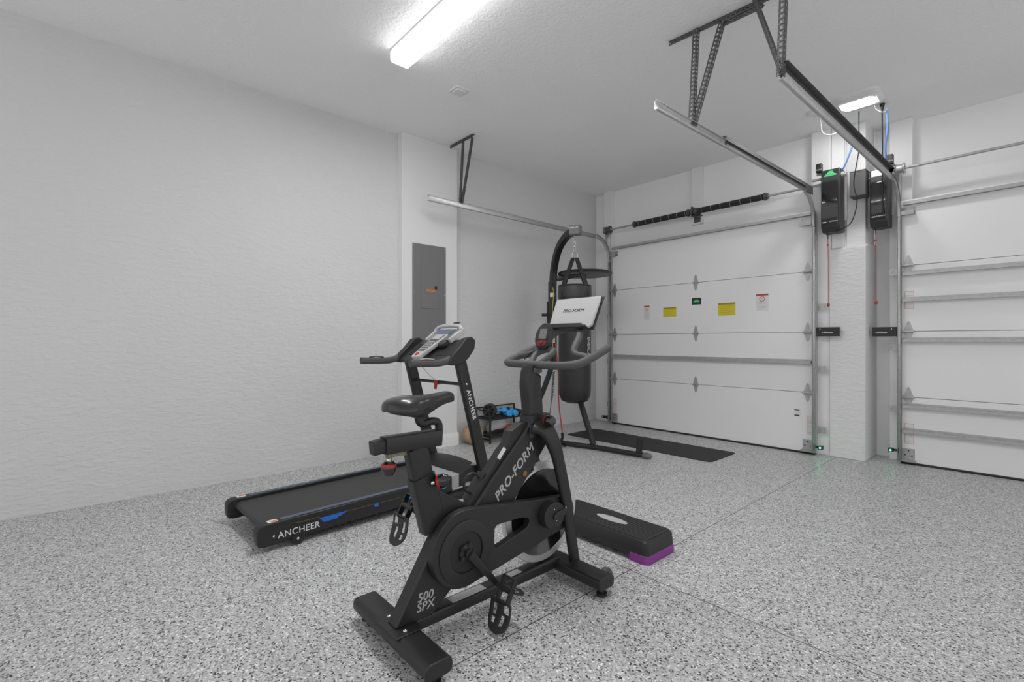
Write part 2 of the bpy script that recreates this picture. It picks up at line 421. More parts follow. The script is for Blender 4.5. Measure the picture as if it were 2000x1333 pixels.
def door_track(x, y, face, yend, zend, zh, label, braces, angle=None, brz=(), bx=1):
    """face=+1: channel opens to +x"""
    r = thing('door_track', (x, y, 0), label, 'garage door track', 'roller door tracks'); off = -Vector(r.location)
    pr = [(.020, -.020), (.014, -.027), (.0, -.027), (-.004, -.02), (-.004, .02), (.0, .027), (.014, .027), (.020, .020)]
    pth = trackpath(x, y, .03, zh, yend, zend)
    # side axis = t x nrm ; at start t=+z, nrm=+y(-ish) -> side = z x y = -x
    pr = [(-a * face, b) for a, b in pr]
    cut = 8
    MB(off).sweep(pr, pth[:2], up=(0, 1, 0), closed=False).build('vertical_rail', M_galv, r, thick=.0022)
    MB(off).sweep(pr, pth[1:15], up=(0, 1, 0), closed=False).build('curved_rail', M_galv, r, thick=.0022)
    MB(off).sweep([(a, -b) for a, b in pr], [pth[14], pth[15]], up=(0, 0, -1), closed=False).build('horizontal_rail', M_galv, r, thick=.0022)
    for z in brz:
        yb = y + .045
        mb = MB(off); xx = x - face * .006
        mb.b2(xx, xx - face * .004, y - .02, y + .06, z - .03, z + .03)
        mb.b2(xx, xx - face * .075, y + .056, y + .06, z - .032, z + .032)
        for dx in (.022, .055): mb.cyl((xx - face * dx, y + .05, z), (xx - face * dx, y + .057, z), .008, 8)
        mb.build('jamb_bracket', M_galv, r)
    # angle behind the vertical rail
    MB(off).b2(x - face * .006, x - face * .009, y - .01, y + .05, .06, 2.2).build('wall_angle', M_galv, r)
    if angle:
        ya, yb_ = angle; za = zh + (zend - zh) * (pth[14][1] - ya) / (pth[14][1] - yend); zb = zh
        mb = MB(off); xx = x - face * .006
        mb.loft([[(xx, ya, za - .02), (xx - face * .002, ya, za - .02), (xx - face * .002, ya, za + .06), (xx + face * .034, ya, za + .06), (xx + face * .034, ya, za + .063), (xx, ya, za + .063)],
            [(xx, yb_, zb - .02), (xx - face * .002, yb_, zb - .02), (xx - face * .002, yb_, zb + .06), (xx + face * .034, yb_, zb + .06), (xx + face * .034, yb_, zb + .063), (xx, yb_, zb + .063)]])
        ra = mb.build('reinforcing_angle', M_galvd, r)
        for t in (.3, .35, .62, .68, .9, .95): MB(off).cyl((xx - face * .006, ya + (yb_ - ya) * t, za + (zb - za) * t + .03), (xx + face * .004, ya + (yb_ - ya) * t, za + (zb - za) * t + .03), .007, 8).build('bolt', M_chrome, ra)
    for nm, p0, p1, a, b in braces:
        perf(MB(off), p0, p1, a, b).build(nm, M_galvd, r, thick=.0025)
    return r
door_track(-4.045, 5.39, 1, 2.50, 2.545, 2.545, 'galvanized door track curving from the room corner along the left wall', [
    ('ceiling_angle', (-4.30, 2.93, H - .003), (-3.90, 2.93, H - .003), (0, 1, 0), (0, 0, -1)),
    ('hanger_strap', (-4.055, 2.87, 2.56), (-4.07, 2.92, H - .02), (0, 1, 0), (1, 0, 0)),
    ('hanger_brace', (-4.05, 2.89, 2.56), (-3.95, 2.95, H - .02), (0, 1, 0), (1, 0, 0))], brz=(.26, .86, 1.48))
door_track(-1.545, 5.39, -1, 2.50, 2.53, 2.585, 'galvanized door track beside the opener with the green sticker', [
    ('ceiling_angle', (-1.78, 3.06, H - .003), (-.86, 3.12, H - .003), (0, 1, 0), (0, 0, -1)),
    ('hanger_strap', (-1.535, 2.93, 2.55), (-1.56, 3.04, H - .02), (0, 1, 0), (-1, 0, 0)),
    ('hanger_brace', (-1.535, 2.95, 2.55), (-1.40, 3.08, H - .02), (0, 1, 0), (-1, 0, 0)),
    ('tie_angle', (-1.42, 3.09, H - .035), (-1.17, 3.10, H - .035), (0, 1, 0), (0, 0, -1))], angle=(3.42, 5.30), brz=(.256, .86, 1.477))
door_track(-.935, 5.63, 1, 2.72, 2.545, 2.60, 'galvanized overhead track of the right garage door with full length angle', [
    ('hanger_strap', (-.925, 2.71, 2.53), (-.91, 2.74, H), (0, 1, 0), (-1, 0, 0)),
    ('hanger_brace', (-.935, 2.69, 2.53), (-1.22, 3.06, H), (1, .8, 0), (0, 0, 1))], angle=(2.73, 5.30), brz=(.50, 1.08, 1.79))

# ------------------------------------------------------------ torsion shafts
def torsion(y, x0, x1, z, name_l, drumx, springs):
    r = thing('torsion_shaft', ((x0 + x1) / 2, y, z), name_l, 'garage door spring shaft', 'spring shafts over the doors'); off = -Vector(r.location)
    MB(off).cyl((x0, y, z), (x1, y, z), .0125, 12).build('shaft', M_galv, r)
    for a, b in springs:
        mb = MB(off); n = int(abs(b - a) / .0075); pts = []
        mb.cyl((a, y, z), (b, y, z), .030, 16)
        k = 0
        prof = []
        nn = int(abs(b - a) / .012)
        for i in range(nn * 2 + 1):
            prof.append((.034 if i % 2 else .031, (b - a) * i / (nn * 2)))
        mb.lathe(prof, (a, y, z), (1, 0, 0), 14)
        sp = mb.build('torsion_spring', M_rub, r, ang=20)
        nst = 7
        for i in range(nst):
            t = (i + .6) / nst; x = a + (b - a) * t
            MB(off).torus((x, y, z), (1, .12, .1), .0335, .0016, 20, 6).build('paint_stripe', M_gry, sp)
        for x in (a, b):
            MB(off).lathe([(.014, -.02), (.042, -.018), (.042, .0), (.033, .004), (.033, .02), (.014, .022)], (x, y, z), (1, 0, 0), 18).build('spring_cone', M_galvd, r)
    for x, s in drumx:
        mb = MB(off); mb.lathe([(.014, -.035), (.045, -.033), (.048, -.028), (.042, -.024), (.04, .018), (.052, .024), (.052, .032), (.014, .034)], (x, y, z), (s, 0, 0), 24)
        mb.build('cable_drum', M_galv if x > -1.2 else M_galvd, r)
        mb = MB(off); bx = x - s * .06; bd_ = .055 if y < 5.5 else .135
        mb.b2(bx - .002, bx + .002, y - .045, y + bd_, z - .05, z + .05).b2(bx - .03, bx + .03, y + bd_ - .008, y + bd_, z - .09, z + .05)
        mb.b2(bx - .002, bx + .002, y + .0, y + .05, z - .25, z - .04)
        mb.cyl((bx - .01, y, z), (bx + .01, y, z), .024, 16)
        mb.build('bearing_bracket', M_galv, r)
        mb = MB(off); mb.tube([(x + s * .0, y + .04, z), (x + s * .002, y + .04, .1)], .0016, 6); mb.build('lift_cable', M_galvd, r)
    return r, off
ts1, ot = torsion(5.44, -4.17, -1.50, 2.69, 'spring shaft with two black torsion springs above the left door', [(-4.09, 1)], [(-3.66, -2.90), (-2.80, -2.02)])
mb = MB(ot); mb.b2(-2.853, -2.847, 5.40, 5.54, 2.63, 2.75).b2(-2.88, -2.80, 5.53, 5.535, 2.58, 2.70).cyl((-2.86, 5.44, 2.69), (-2.84, 5.44, 2.69), .05, 20); mb.tube([(-2.83, 5.43, 2.65), (-2.80, 5.42, 2.62), (-2.76, 5.44, 2.62), (-2.75, 5.48, 2.64)], .007, 8, 4)
mb.build('centre_bracket', M_galvd, ts1)
ts2, ot2 = torsion(5.66, -1.01, 1.6, 2.745, 'bare steel spring shaft above the right door', [(-.925, 1)], [])

# ------------------------------------------------------------ openers
def opener(x0, x1, y0, y1, ztop, zbot, label, green, chainlen):
    cx = (x0 + x1) / 2
    r = thing('garage_door_opener', (cx, (y0 + y1) / 2, zbot), label, 'garage door opener', 'wall mounted door openers'); off = -Vector(r.location)
    w = x1 - x0; yb = y1
    MB(off).prism([(y0 + .02, ztop), (yb, ztop), (yb, zbot + .0), (y0 + .05, zbot - .0), (y0 + .005, zbot + .05), (y0 + .005, ztop - .10)], 'x', x0, x1).build('housing', M_char, r, bevel=.008)
    fc = [(y0, ztop - .115), (y0 - .012, ztop - .13), (y0 - .014, ztop - .3), (y0 - .008, zbot + .075), (y0 + .01, zbot + .05), (y0 + .02, zbot + .06), (y0 + .02, ztop - .115)]
    f = MB(off).prism(fc, 'x', x0 + .01, x1 - .01).build('gloss_cover', M_gloss, r, bevel=.006)
    MB(off).b2(x0 + .02, x0 + .05, y0 - .0125, y0 - .0095, zbot + .085, zbot + .093).build('light_mark', M_wht, f)
    text('maker_lettering', 'LiftMaster', .017, (x1 - .045, y0 - .0115, zbot + .092), (1, 0, 0), (0, 0, 1), M_wht, f, off=off)
    if green:
        lab = MB(off).b2(x0 + .015, x1 - .015, y0 + .012, y0 + .02, ztop - .085, ztop - .01); gl = lab.build('top_label', M_grnd, r)
        g = MB(off); g.prism([(cx - .05, ztop - .07), (cx + .045, ztop - .07), (cx + .05, ztop - .055), (cx + .03, ztop - .045), (cx + .018, ztop - .02), (cx - .012, ztop - .018), (cx - .03, ztop - .04), (cx - .05, ztop - .055)], 'y', y0 + .010, y0 + .0125)
        g.build('green_print', M_grn, gl)
    else:
        MB(off).b2(x0 + .012, x1 - .03, y0 + .01, y0 + .02, ztop - .095, ztop - .01).build('top_label', M_white, r)
    mb = MB(off); mb.b2(x0 - .03, x1 + .02, yb - .02, yb, zbot + .12, ztop - .02).build('mounting_plate', M_galv, r)
    mb = MB(off); mb.cyl((x0 - .09, y0 + .08, ztop - .06), (x1 + .035, y0 + .08, ztop - .06), .013, 12).cyl((x1, y0 + .08, ztop - .06), (x1 + .025, y0 + .08, ztop - .06), .028, 16); mb.build('drive_collar', M_galv, r)
    mb = MB(off); mb.cyl((cx - .03, y0 + .05, zbot), (cx - .03, y0 + .05, zbot - .06), .004, 8); mb.build('release_stem', M_blk, r)
    mb = MB(off); mb.tube([(cx - .03, y0 + .05, zbot - .06), (cx - .026, y0 + .05, zbot - .3), (cx - .028, y0 + .06, zbot - chainlen)], .003, 6); mb.sphere((cx - .03, y0 + .05, zbot - .12), .01); mb.sphere((cx - .028, y0 + .06, zbot - chainlen), .013, (1, 1, 1.4)); rc = mb.build('release_cord', M_cordr, r)
    return r, off
op1, _ = opener(-1.475, -1.32, 5.31, 5.50, 2.79, 2.19, 'black wall opener with a green sticker on top, nearer the left door', True, .70)
op2, _ = opener(-1.12, -.985, 5.46, 5.66, 2.735, 2.20, 'black wall opener with pale top label, beside the right door', False, .70)
for x, y, z, lb in ((-1.50, 5.36, 2.83, 'small black cable sensor above the opener with the green sticker'), (-.99, 5.60, 2.835, 'small black cable sensor above the right door track')):
    r = thing('cable_sensor', (x, y, z), lb, 'sensor', 'cable tension sensors')
    MB().box((0, 0, 0), (.05, .05, .085)).build('housing', M_blkp, r, bevel=.005)
    MB().box((0, -.027, -.02), (.05, .006, .012)).build('clip', M_chrome, r)
    MB().cyl((-.03, .03, -.05), (.03, .03, -.05), .012, 10).box((0, .03, -.02), (.03, .004, .06)).build('arm', M_galv, r)
# locks
def lock(x0, x1, y, z, lab, tx, bx):
    r = thing('deadbolt_lock', ((x0 + x1) / 2, y, z), lab, 'garage door lock', 'black door locks'); w = x1 - x0
    MB().box((0, 0, 0), (w, .045, .088)).build('housing', M_blkp, r, bevel=.003)
    text('maker_lettering', 'LiftMaster', .022, (tx, -.0232, -.006), (1, 0, 0), (0, 0, 1), M_wht, r, bold=.0004)
    MB().box((bx, -.0228, .026), (.006, .001, .018)).build('status_mark', M_wht, r)
lock(-1.535, -1.345, 5.42, 1.230, 'black lock box on the jamb left of the pillar', .0, -.065)
lock(-1.125, -.945, 5.62, 1.227, 'black lock box on the jamb right of the pillar', -.02, .055)
# photo eyes
def photoeye(x, y, z, sgn, lab, lit=True, cord=None):
    r = thing('photo_eye', (x, y, z), lab, 'safety sensor', 'door safety sensors')
    MB().box((0, 0, 0), (.036, .05, .036)).build('housing', M_blkp, r, bevel=.004)
    MB().box((sgn * .035, .01, 0), (.05, .003, .022)).box((sgn * .055, .0, 0), (.003, .03, .05)).build('mount_bracket', M_blk, r)
    MB().sphere((0, -.026, .0), .0075 if lit else .006).build('status_light', M_gled if lit else M_white, r)
    if cord: MB().tube(cord, .0022, 6, 5).build('cord', M_white, r)
photoeye(-1.49, 5.37, .095, -1, 'safety sensor with bright green light by the left door, pillar side')
photoeye(-.985, 5.61, .125, 1, 'safety sensor with small green light by the right door')
photoeye(-4.13, 5.38, .085, 1, 'unlit black safety sensor in the far room corner', False, [(.02, .0, .02), (.035, .02, .12), (.01, .03, .2), (.03, .04, .32)])
for (x, y, s) in ((-1.49, 5.33, 1), (-.985, 5.57, .3)):
    l = D.lights.new('green_led_glow', 'POINT'); l.energy = .05 * s; l.color = (.1, 1, .4); l.shadow_soft_size = .01
    lo = D.objects.new('green_led_glow', l); COL.objects.link(lo); lo.location = (x, y, .11)

# dark grey block with a paler top plate on the upper pillar
MBb = MB(); r = thing('pillar_block', (-1.20, 5.48, 2.62), 'plain grey block on the upper pillar between the two openers', 'box')
MB().box((0, 0, 0), (.125, .15, .23)).build('housing', M_box, r, bevel=.004)
MB().box((0, -.0, .12), (.13, .155, .006)).build('top_plate', mat('pale_top_plate', .25, .5), r)
# cords
def cord(name, pts, rad, m, lab, cat='cord', grp=None):
    return tag(MB().tube(pts, rad, 8, 6).build(name, m), lab, cat, grp)
cord('power_cord', [(-1.165, 5.30, H), (-1.17, 5.32, 3.1), (-1.165, 5.30, 2.9), (-1.20, 5.28, 2.6), (-1.175, 5.28, 2.42), (-1.22, 5.30, 2.25), (-1.30, 5.33, 2.2), (-1.36, 5.36, 2.19)], .0045, M_blk, 'black power cord hanging past the left side of the pillar to the opener', grp='opener cords')
cord('power_cord', [(-.99, 5.28, 3.20), (-1.0, 5.34, 3.0), (-1.01, 5.4, 2.8), (-1.02, 5.44, 2.5), (-1.01, 5.42, 2.3)], .0055, M_blk, 'black power cord dropping from the ceiling plug to the right opener', grp='opener cords')
cord('data_cord', [(-1.20, 5.34, 3.05), (-1.23, 5.35, 2.95), (-1.29, 5.36, 2.80), (-1.33, 5.38, 2.76)], .007, M_cordb, 'blue wire bundle entering the top of the opener with green sticker', grp='blue wires')
cord('data_cord', [(-.955, 5.28, 3.18), (-.96, 5.32, 3.02), (-.98, 5.36, 2.9), (-.985, 5.40, 2.78)], .007, M_cordb, 'blue wire bundle hanging beside the ceiling plug', grp='blue wires')
cord('lamp_cord', [(-1.43, 5.13, H), (-1.43, 5.16, 3.17), (-1.42, 5.18, 3.10), (-1.36, 5.20, 3.07), (-1.29, 5.20, 3.09), (-1.285, 5.2, 3.14)], .005, M_white, 'white cord looping below the ceiling left of the led light', 'cord')
cord('lamp_cord', [(-1.02, 5.15, 3.21), (-1.02, 5.2, 3.19), (-.99, 5.24, 3.165), (-.965, 5.27, 3.17), (-.955, 5.29, 3.20)], .004, M_white, 'white cord running from the led light to the ceiling plug', 'cord')
r = thing('ceiling_plug', (-.985, 5.26, 3.225), 'black plug in the ceiling outlet behind the led light', 'plug')
MB().cyl((0, 0, .025), (0, 0, -.04), .022, 12, .008).build('plug_body', M_blk, r)
MB().box((0, 0, .02), (.08, .12, .008)).build('outlet_plate', M_white, r, bevel=.002)
r = thing('ceiling_outlet', (-1.44, 5.02, H - .006), 'round white outlet plate on the ceiling left of the led light', 'outlet')
MB().lathe([(0, -.02), (.05, -.02), (.065, -.004), (.065, .006), (0, .006)], (0, 0, 0), (0, 0, 1), 24).build('plate', M_white, r)

# ------------------------------------------------------------ ceiling things
def shop_light(x, y, lab):
    r = thing('shop_light', (x, y, H), lab, 'ceiling light')
    L_, w, h = 2.44, .145, .088
    MB().box((0, 0, -.006), (L_, w + .01, .012)).build('housing', M_white, r, bevel=.002)
    pr = [(-w / 2, -.012), (w / 2, -.012), (w / 2, -h + .012), (w / 2 - .012, -h), (-w / 2 + .012, -h), (-w / 2, -h + .012)]
    MB().loft([[(xx, a, b) for a, b in pr] for xx in (-L_ / 2 + .012, L_ / 2 - .012)]).build('diffuser_side', mat('lit_diffuser_side', (1, 1, 1), .5, emit=3.2), r)
    MB().b2(-L_ / 2 + .014, L_ / 2 - .014, -w / 2 + .012, w / 2 - .012, -h - .002, -h + .001).build('diffuser', M_fix, r)
    for s in (-1, 1):
        MB().loft([[(xx, a * 1.01, b * 1.01) for a, b in pr] for xx in (s * (L_ / 2 - .012), s * L_ / 2)]).build('end_cap', mat('translucent_cap', .85, .5, emit=1.2), r)
    return r
shop_light(-1.95, 1.715, 'long lit wraparound tube light on the ceiling')

r = thing('led_light', (-1.105, 5.02, H), 'small lit white garage light on the ceiling above the pillar', 'ceiling light')
def rr_ring(w, h, rd, z, c=(0, 0)): return [(c[0] + a, c[1] + b, z) for a, b in rrect(w, h, rd, 5)]
MB().loft([rr_ring(.32, .34, .07, 0), rr_ring(.32, .34, .07, -.015), rr_ring(.27, .27, .06, -.045)]).build('housing', M_white, r, xf=Matrix.Rotation(R(2), 4, 'Z'))
MB().loft([rr_ring(.235, .155, .04, -.044, (0, 0)), rr_ring(.23, .15, .04, -.052, (0, 0))]).build('lens', M_led, r)
r = thing('smoke_detector', (-3.303, 2.342, H), 'small square white detector plate on the ceiling near the column', 'detector')
MB().box((0, 0, -.006), (.13, .13, .012)).build('plate', M_white, r, bevel=.003)
MB().box((0, 0, -.015), (.085, .085, .012)).build('cover', M_white, r, bevel=.004)

# ------------------------------------------------------------ electrical panel
r = thing('electrical_panel', (-4.33, 2.685, 1.60), 'grey steel breaker panel with small orange sticker on the column', 'breaker panel')
MB().b2(0, .016, -.20, .20, -.56, .545).build('cover', M_panel, r, bevel=.004)
pd = MB().b2(.016, .021, -.105, .105, -.12, .405).build('panel_door', M_panel, r, bevel=.0015)
MB().b2(.021, .024, .055, .085, .085, .12).build('latch', M_blkp, pd)
MB().b2(.021, .0222, -.045, .062, .06, .078).build('orange_sticker', M_org, pd)
for y, z in ((-.185, .04), (.185, .03), (-.185, .52), (.185, .52)):
    MB().sphere((.017, y, z), .006, (.6, 1, 1), 10).build('screw', M_chrome, r)

# ------------------------------------------------------------ exercise bike (side profile measured in y,z)
BX = -1.60
bike = thing('exercise_bike', (BX, 1.3, 0), 'black spin exercise bike with tablet shelf in the foreground', 'exercise bike')
BO = -Vector(bike.location)
def B(): return MB(BO)
def stab(y, xc, w, lab):
    pr = rrect(.105, .055, .02, 4)
    return B().sweep(pr, [(xc - w / 2, y, .065), (xc + w / 2, y, .065)], up=(0, 0, 1))
rs = stab(.862, -1.605, .56, '').build('rear_stabilizer', M_blk, bike, bevel=.004)
for x in (-1.86, -1.36):
    B().cyl((x, .862, .038), (x, .862, .012), .012, 12).cyl((x, .862, .014), (x, .862, 0), .024, 16).build('levelling_foot', M_rub, rs)
B().box((BX, .862, .0945), (.17, .112, .004)).build('cover_plate', M_blk, rs, bevel=.002)
for x in (-1.66, -1.54): B().sphere((x, .855 , .098), .009, (1, 1, .6), 10).build('bolt', M_chrome, rs)
fs = stab(1.725, -1.555, .50, '').build('front_stabilizer', M_blk, bike, bevel=.004)
for x in (-1.78, -1.335):
    B().cyl((x, 1.725, .038), (x, 1.725, .012), .012, 12).cyl((x, 1.725, .014), (x, 1.725, 0), .024, 16).build('levelling_foot', M_rub, fs)
for x in (-1.76, -1.37):
    w_ = B().lathe([(.012, -.012), (.034, -.012), (.037, 0), (.034, .012), (.012, .012)], (x, 1.80, .052), (1, 0, 0), 24).build('transport_wheel', mat('grey_wheel', .10, .6), fs)
    B().bar((x + .02, 1.75, .06), (x + .02, 1.81, .052), .004, .03).cyl((x - .016, 1.80, .052), (x + .024, 1.80, .052), .008, 10).build('axle_fork', M_blk, w_)
rail = B().bar((BX, .90, .075), (BX, 1.70, .075), .065, .05, r=.012, n=4).build('bottom_rail', M_blk, bike)
B().box((BX + .005, 1.17, .1005), (.045, .17, .0012)).build('rating_label', M_gry, rail)
B().box((BX + .005, 1.43, .1005), (.035, .07, .0012)).build('rating_label', M_gry, rail)
fr = B().prism([(.83, .095), (.985, .09), (1.13, .2), (1.39, .415), (1.589, .631), (1.66, .715), (1.655, .775), (1.50, .80), (1.495, .755), (1.286, .560), (1.17, .44), (1.0, .37)], 'x', BX - .033, BX + .033).build('main_frame', M_blk, bike, bevel=.008, seg=3)
text('maker_lettering', 'PRO-FORM', .056, (BX + .0338, 1.408, .562), (0, .74, .67), (0, -.67, .74), M_lsil, fr, bold=.001, shear=.3, sx=1.02, off=BO, space=1.05)
text('model_lettering', '500\nSPX', .046, (BX + .0338, .955, .158), (0, 1, .0), (0, 0, 1), M_lsil, fr, bold=.0006, shear=.15, off=BO)
# seat tube
st_ = B(); a0 = Vector((BX, .955, .40)); a1 = Vector((BX, .905, .60))
d = Vector((0, -.085, .295)).normalized()
pT = Vector((BX, .935, .62)); pB = pT - d * .235
st_.sweep(rrect(.062, .10, .012, 3), [Vector((BX, 1.01, .41)), Vector((BX, .955, .625))], up=(0, 1, 0))
sleeve = st_.build('seat_tube', M_blk, bike)
sp = B().sweep(rrect(.050, .088, .010, 3), [Vector((BX, .96, .60)), Vector((BX, .932, .735))], up=(0, 1, 0)).build('seat_post', M_blk, bike)
B().prism([(.985, .575), (1.03, .555), (1.20, .45), (1.17, .40), (1.05, .415), (1.0, .45)], 'x', BX - .028, BX + .028).build('seat_tube_brace', M_blk, bike, bevel=.006)
ss = B().sweep(rrect(.052, .062, .006, 2), [(BX, .80, .762), (BX, 1.035, .762)], up=(0, 0, 1)).build('seat_slider', M_blk, bike)
B().sweep(rrect(.044, .05, .006, 2), [(BX, .755, .758), (BX, .802, .762)], up=(0, 0, 1)).build('slider_end', M_blkp, ss, bevel=.003)
B().prism([(.815, .735), (.90, .735), (.90, .715), (.845, .718), (.815, .712)], 'x', BX - .012, BX + .012).build('worn_bracket', mat('tarnished_metal', (.22, .19, .14), .5, .5, noise=.6, bscale=120), ss)
def knob(p, ax, name='adjust_knob', parent=bike, r=.028):
    p = Vector(p); ax = Vector(ax).normalized()
    k = B().lathe([(0, -.032), (.018, -.029), (r * .93, -.014), (r, 0), (r * .96, .004)], p, ax, 24).lathe([(r * .9, .012), (r * .6, .022), (0, .024)], p, ax, 24).build(name, M_gloss, parent)
    B().lathe([(0, .003), (r * .98, .003), (r * .93, .013), (0, .014)], p, ax, 24).build('red_ring', M_red, k)
    B().cyl(p + ax * .02, p + ax * .055, .009, 12).build('stem', M_chrome, k)
    return k
knob((BX, .822, .680), (0, .05, 1), parent=ss)
knob((BX + .055, 1.012, .605), (-.75, -.6, -.25), parent=sleeve)
B().tube([(BX, 1.035, .74), (BX, 1.037, .80), (BX, 1.028, .822), (BX, 1.0, .828), (BX, .965, .823), (BX, .948, .835), (BX, .94, .87), (BX, .935, .895)], .0155, 14, 5).build('saddle_post', M_blk, bike)
# saddle
sd = B(); rings = []
for t, w, z, h in ((0, .06, .905, .02), (.02, .135, .914, .030), (.06, .168, .918, .040), (.10, .160, .916, .048), (.14, .115, .912, .052), (.18, .074, .914, .044), (.23, .056, .924, .032), (.27, .048, .930, .030), (.293, .038, .924, .024), (.302, .015, .914, .012)):
    y = .805 + t; ring = []
    for k in range(20):
        a = 2 * math.pi * k / 20; ca, sa = math.cos(a), math.sin(a)
        zz = z + (h * .42 * sa if sa > 0 else h * 1.1 * sa * (1 + .35 * abs(ca)))
        ring.append((BX + w / 2 * (abs(ca) ** .8) * (1 if ca > 0 else -1), y, zz - .18 * w * abs(ca) ** 2.5 * (1 if sa < .5 else .6)))
    rings.append(ring)
sad = sd.loft(rings).build('saddle', mat('saddle_vinyl', .02, .27, coat=.2), bike, sub=2)
B().tube([(BX - .022, .87, .885), (BX - .02, .90, .868), (BX - .02, .95, .868), (BX - .012, 1.03, .893)], .004, 8, 4).tube([(BX + .022, .87, .885), (BX + .02, .90, .868), (BX + .02, .95, .868), (BX + .012, 1.03, .893)], .004, 8, 4).box((BX, .935, .868), (.05, .045, .03)).build('saddle_rails', M_blk, sad)
# flywheel and guard
FC = (BX, 1.605, .338)
fw = B().lathe([(0, -.012), (.20, -.012), (.205, -.016), (.205, .016), (.20, .012), (0, .012)], FC, (1, 0, 0), 64).build('flywheel', M_gloss, bike)
B().lathe([(.200, -.0165), (.229, -.0165), (.231, -.012), (.231, .012), (.229, .0165), (.200, .0165), (.200, -.0165)], FC, (1, 0, 0), 72).build('flywheel_rim', M_rim, fw)
# two blade fork
for sx, nm in ((1, 0), (-1, 1)):
    X = BX + sx * .086
    pts = smoothpath([(BX + sx * .03, 1.53, .755), (BX + sx * .07, 1.565, .735), (X, 1.605, .66), (X, 1.642, .56), (X, 1.690, .38), (X, 1.72, .22), (X, 1.748, .085)], 6)
    nP = len(pts); B().sweep(rrect(.032, .072, .014, 3), pts, up=(0, 1, .25), fixed=True, scale=[1.4 - .4 * min(1, i / (nP * .45)) - .2 * i / nP for i in range(nP)]).build('fork_blade', M_blk, bike)
# chain guard
GX0, GX1 = BX + .036, BX + .072
def guard_outline(grow=0):
    c1 = Vector((1.114, .322)); r1 = .152 + grow; c2 = Vector((1.683, .330)); r2 = .076 + grow; out = []
    dv = c2 - c1; L_ = dv.length; base = math.atan2(dv.y, dv.x); al = math.acos((r1 - r2) / L_)
    n = 30
    for k in range(n + 1):
        a = base + al + (2 * math.pi - 2 * al) * k / n; out.append((c1.x + r1 * math.cos(a), c1.y + r1 * math.sin(a)))
    for k in range(16):
        a = base - al + 2 * al * k / 15; out.append((c2.x + r2 * math.cos(a), c2.y + r2 * math.sin(a)))
    return out
og = guard_outline()
hole = [(1.275, .374), (1.41, .37), (1.452, .360), (1.466, .342), (1.45, .318), (1.37, .298), (1.275, .275), (1.264, .285), (1.262, .32), (1.264, .362)]
def resample_match(outer, inner):
    """for each outer vertex pick the point on the inner outline seen along the ray from the hole centre"""
    cx = sum(p[0] for p in inner) / len(inner); cy = sum(p[1] for p in inner) / len(inner); res = []
    for ox, oy in outer:
        dx, dy = ox - cx, oy - cy; best = None
        for i in range(len(inner)):
            x1, y1 = inner[i]; x2, y2 = inner[(i + 1) % len(inner)]; ex, ey = x2 - x1, y2 - y1
            den = dx * ey - dy * ex
            if abs(den) < 1e-12: continue
            t = ((x1 - cx) * ey - (y1 - cy) * ex) / den; u = ((x1 - cx) * dy - (y1 - cy) * dx) / den
            if t > 0 and -1e-6 <= u <= 1 + 1e-6: best = (cx + dx * t, cy + dy * t)
        res.append(best or (cx, cy))
    return res
def densify(p, m):
    o = []
    for i in range(len(p)):
        a, b = p[i], p[(i + 1) % len(p)]; L_ = math.dist(a, b); k = max(1, round(L_ / m))
        for j in range(k): o.append((a[0] + (b[0] - a[0]) * j / k, a[1] + (b[1] - a[1]) * j / k))
    return o
ogd = densify(og, .012)
gd = B().ringprism(ogd, resample_match(ogd, hole), 'x', GX0, GX1).build('chain_guard', M_blkp, bike, bevel=.006, seg=3, ang=30)
CR = Vector((GX1, 1.115, .310))
B().lathe([(.124, -.002), (.124, .004), (.118, .006), (.080, .007), (.079, -.004), (.124, -.002)], CR, (1, 0, 0), 56).build('guard_disc', M_blkp, gd)
B().lathe([(0, -.001), (.078, -.001), (.078, .001), (0, .0012)], CR, (1, 0, 0), 48).build('guard_recess', M_rub, gd)
hp = B(); hp.prism([(1.583 + .066 * math.cos(t), .348 + .060 * math.sin(t)) for t in [2 * math.pi * k / 32 for k in range(32)]], 'x', GX1, GX1 + .042)
hp.prism([(1.610 + a * .95 + b * .3, .352 + b * .9 + a * .15) for a, b in rrect(.085, .034, .016, 5)], 'x', GX1 + .042, GX1 + .052)
hp.build('hub_cover', M_blkp, gd, bevel=.004)
for y, z in ((1.575, .380), (1.59, .325), (1.652, .372)): B().sphere((GX1 + .043, y, z), .004, n=8).build('screw', M_chrome, gd)
sk = B(); sk.lathe([(0, .002), (.034, .002), (.034, .010), (.018, .014), (.018, .03), (0, .03)], CR, (1, 0, 0), 24)
for k in range(5):
    a = 2 * math.pi * k / 5; sk.cyl(CR + Vector((.004, .03 * math.cos(a), .03 * math.sin(a))), CR + Vector((.016, .03 * math.cos(a), .03 * math.sin(a))), .01, 10)
sk.build('crank_hub', M_blk, bike)
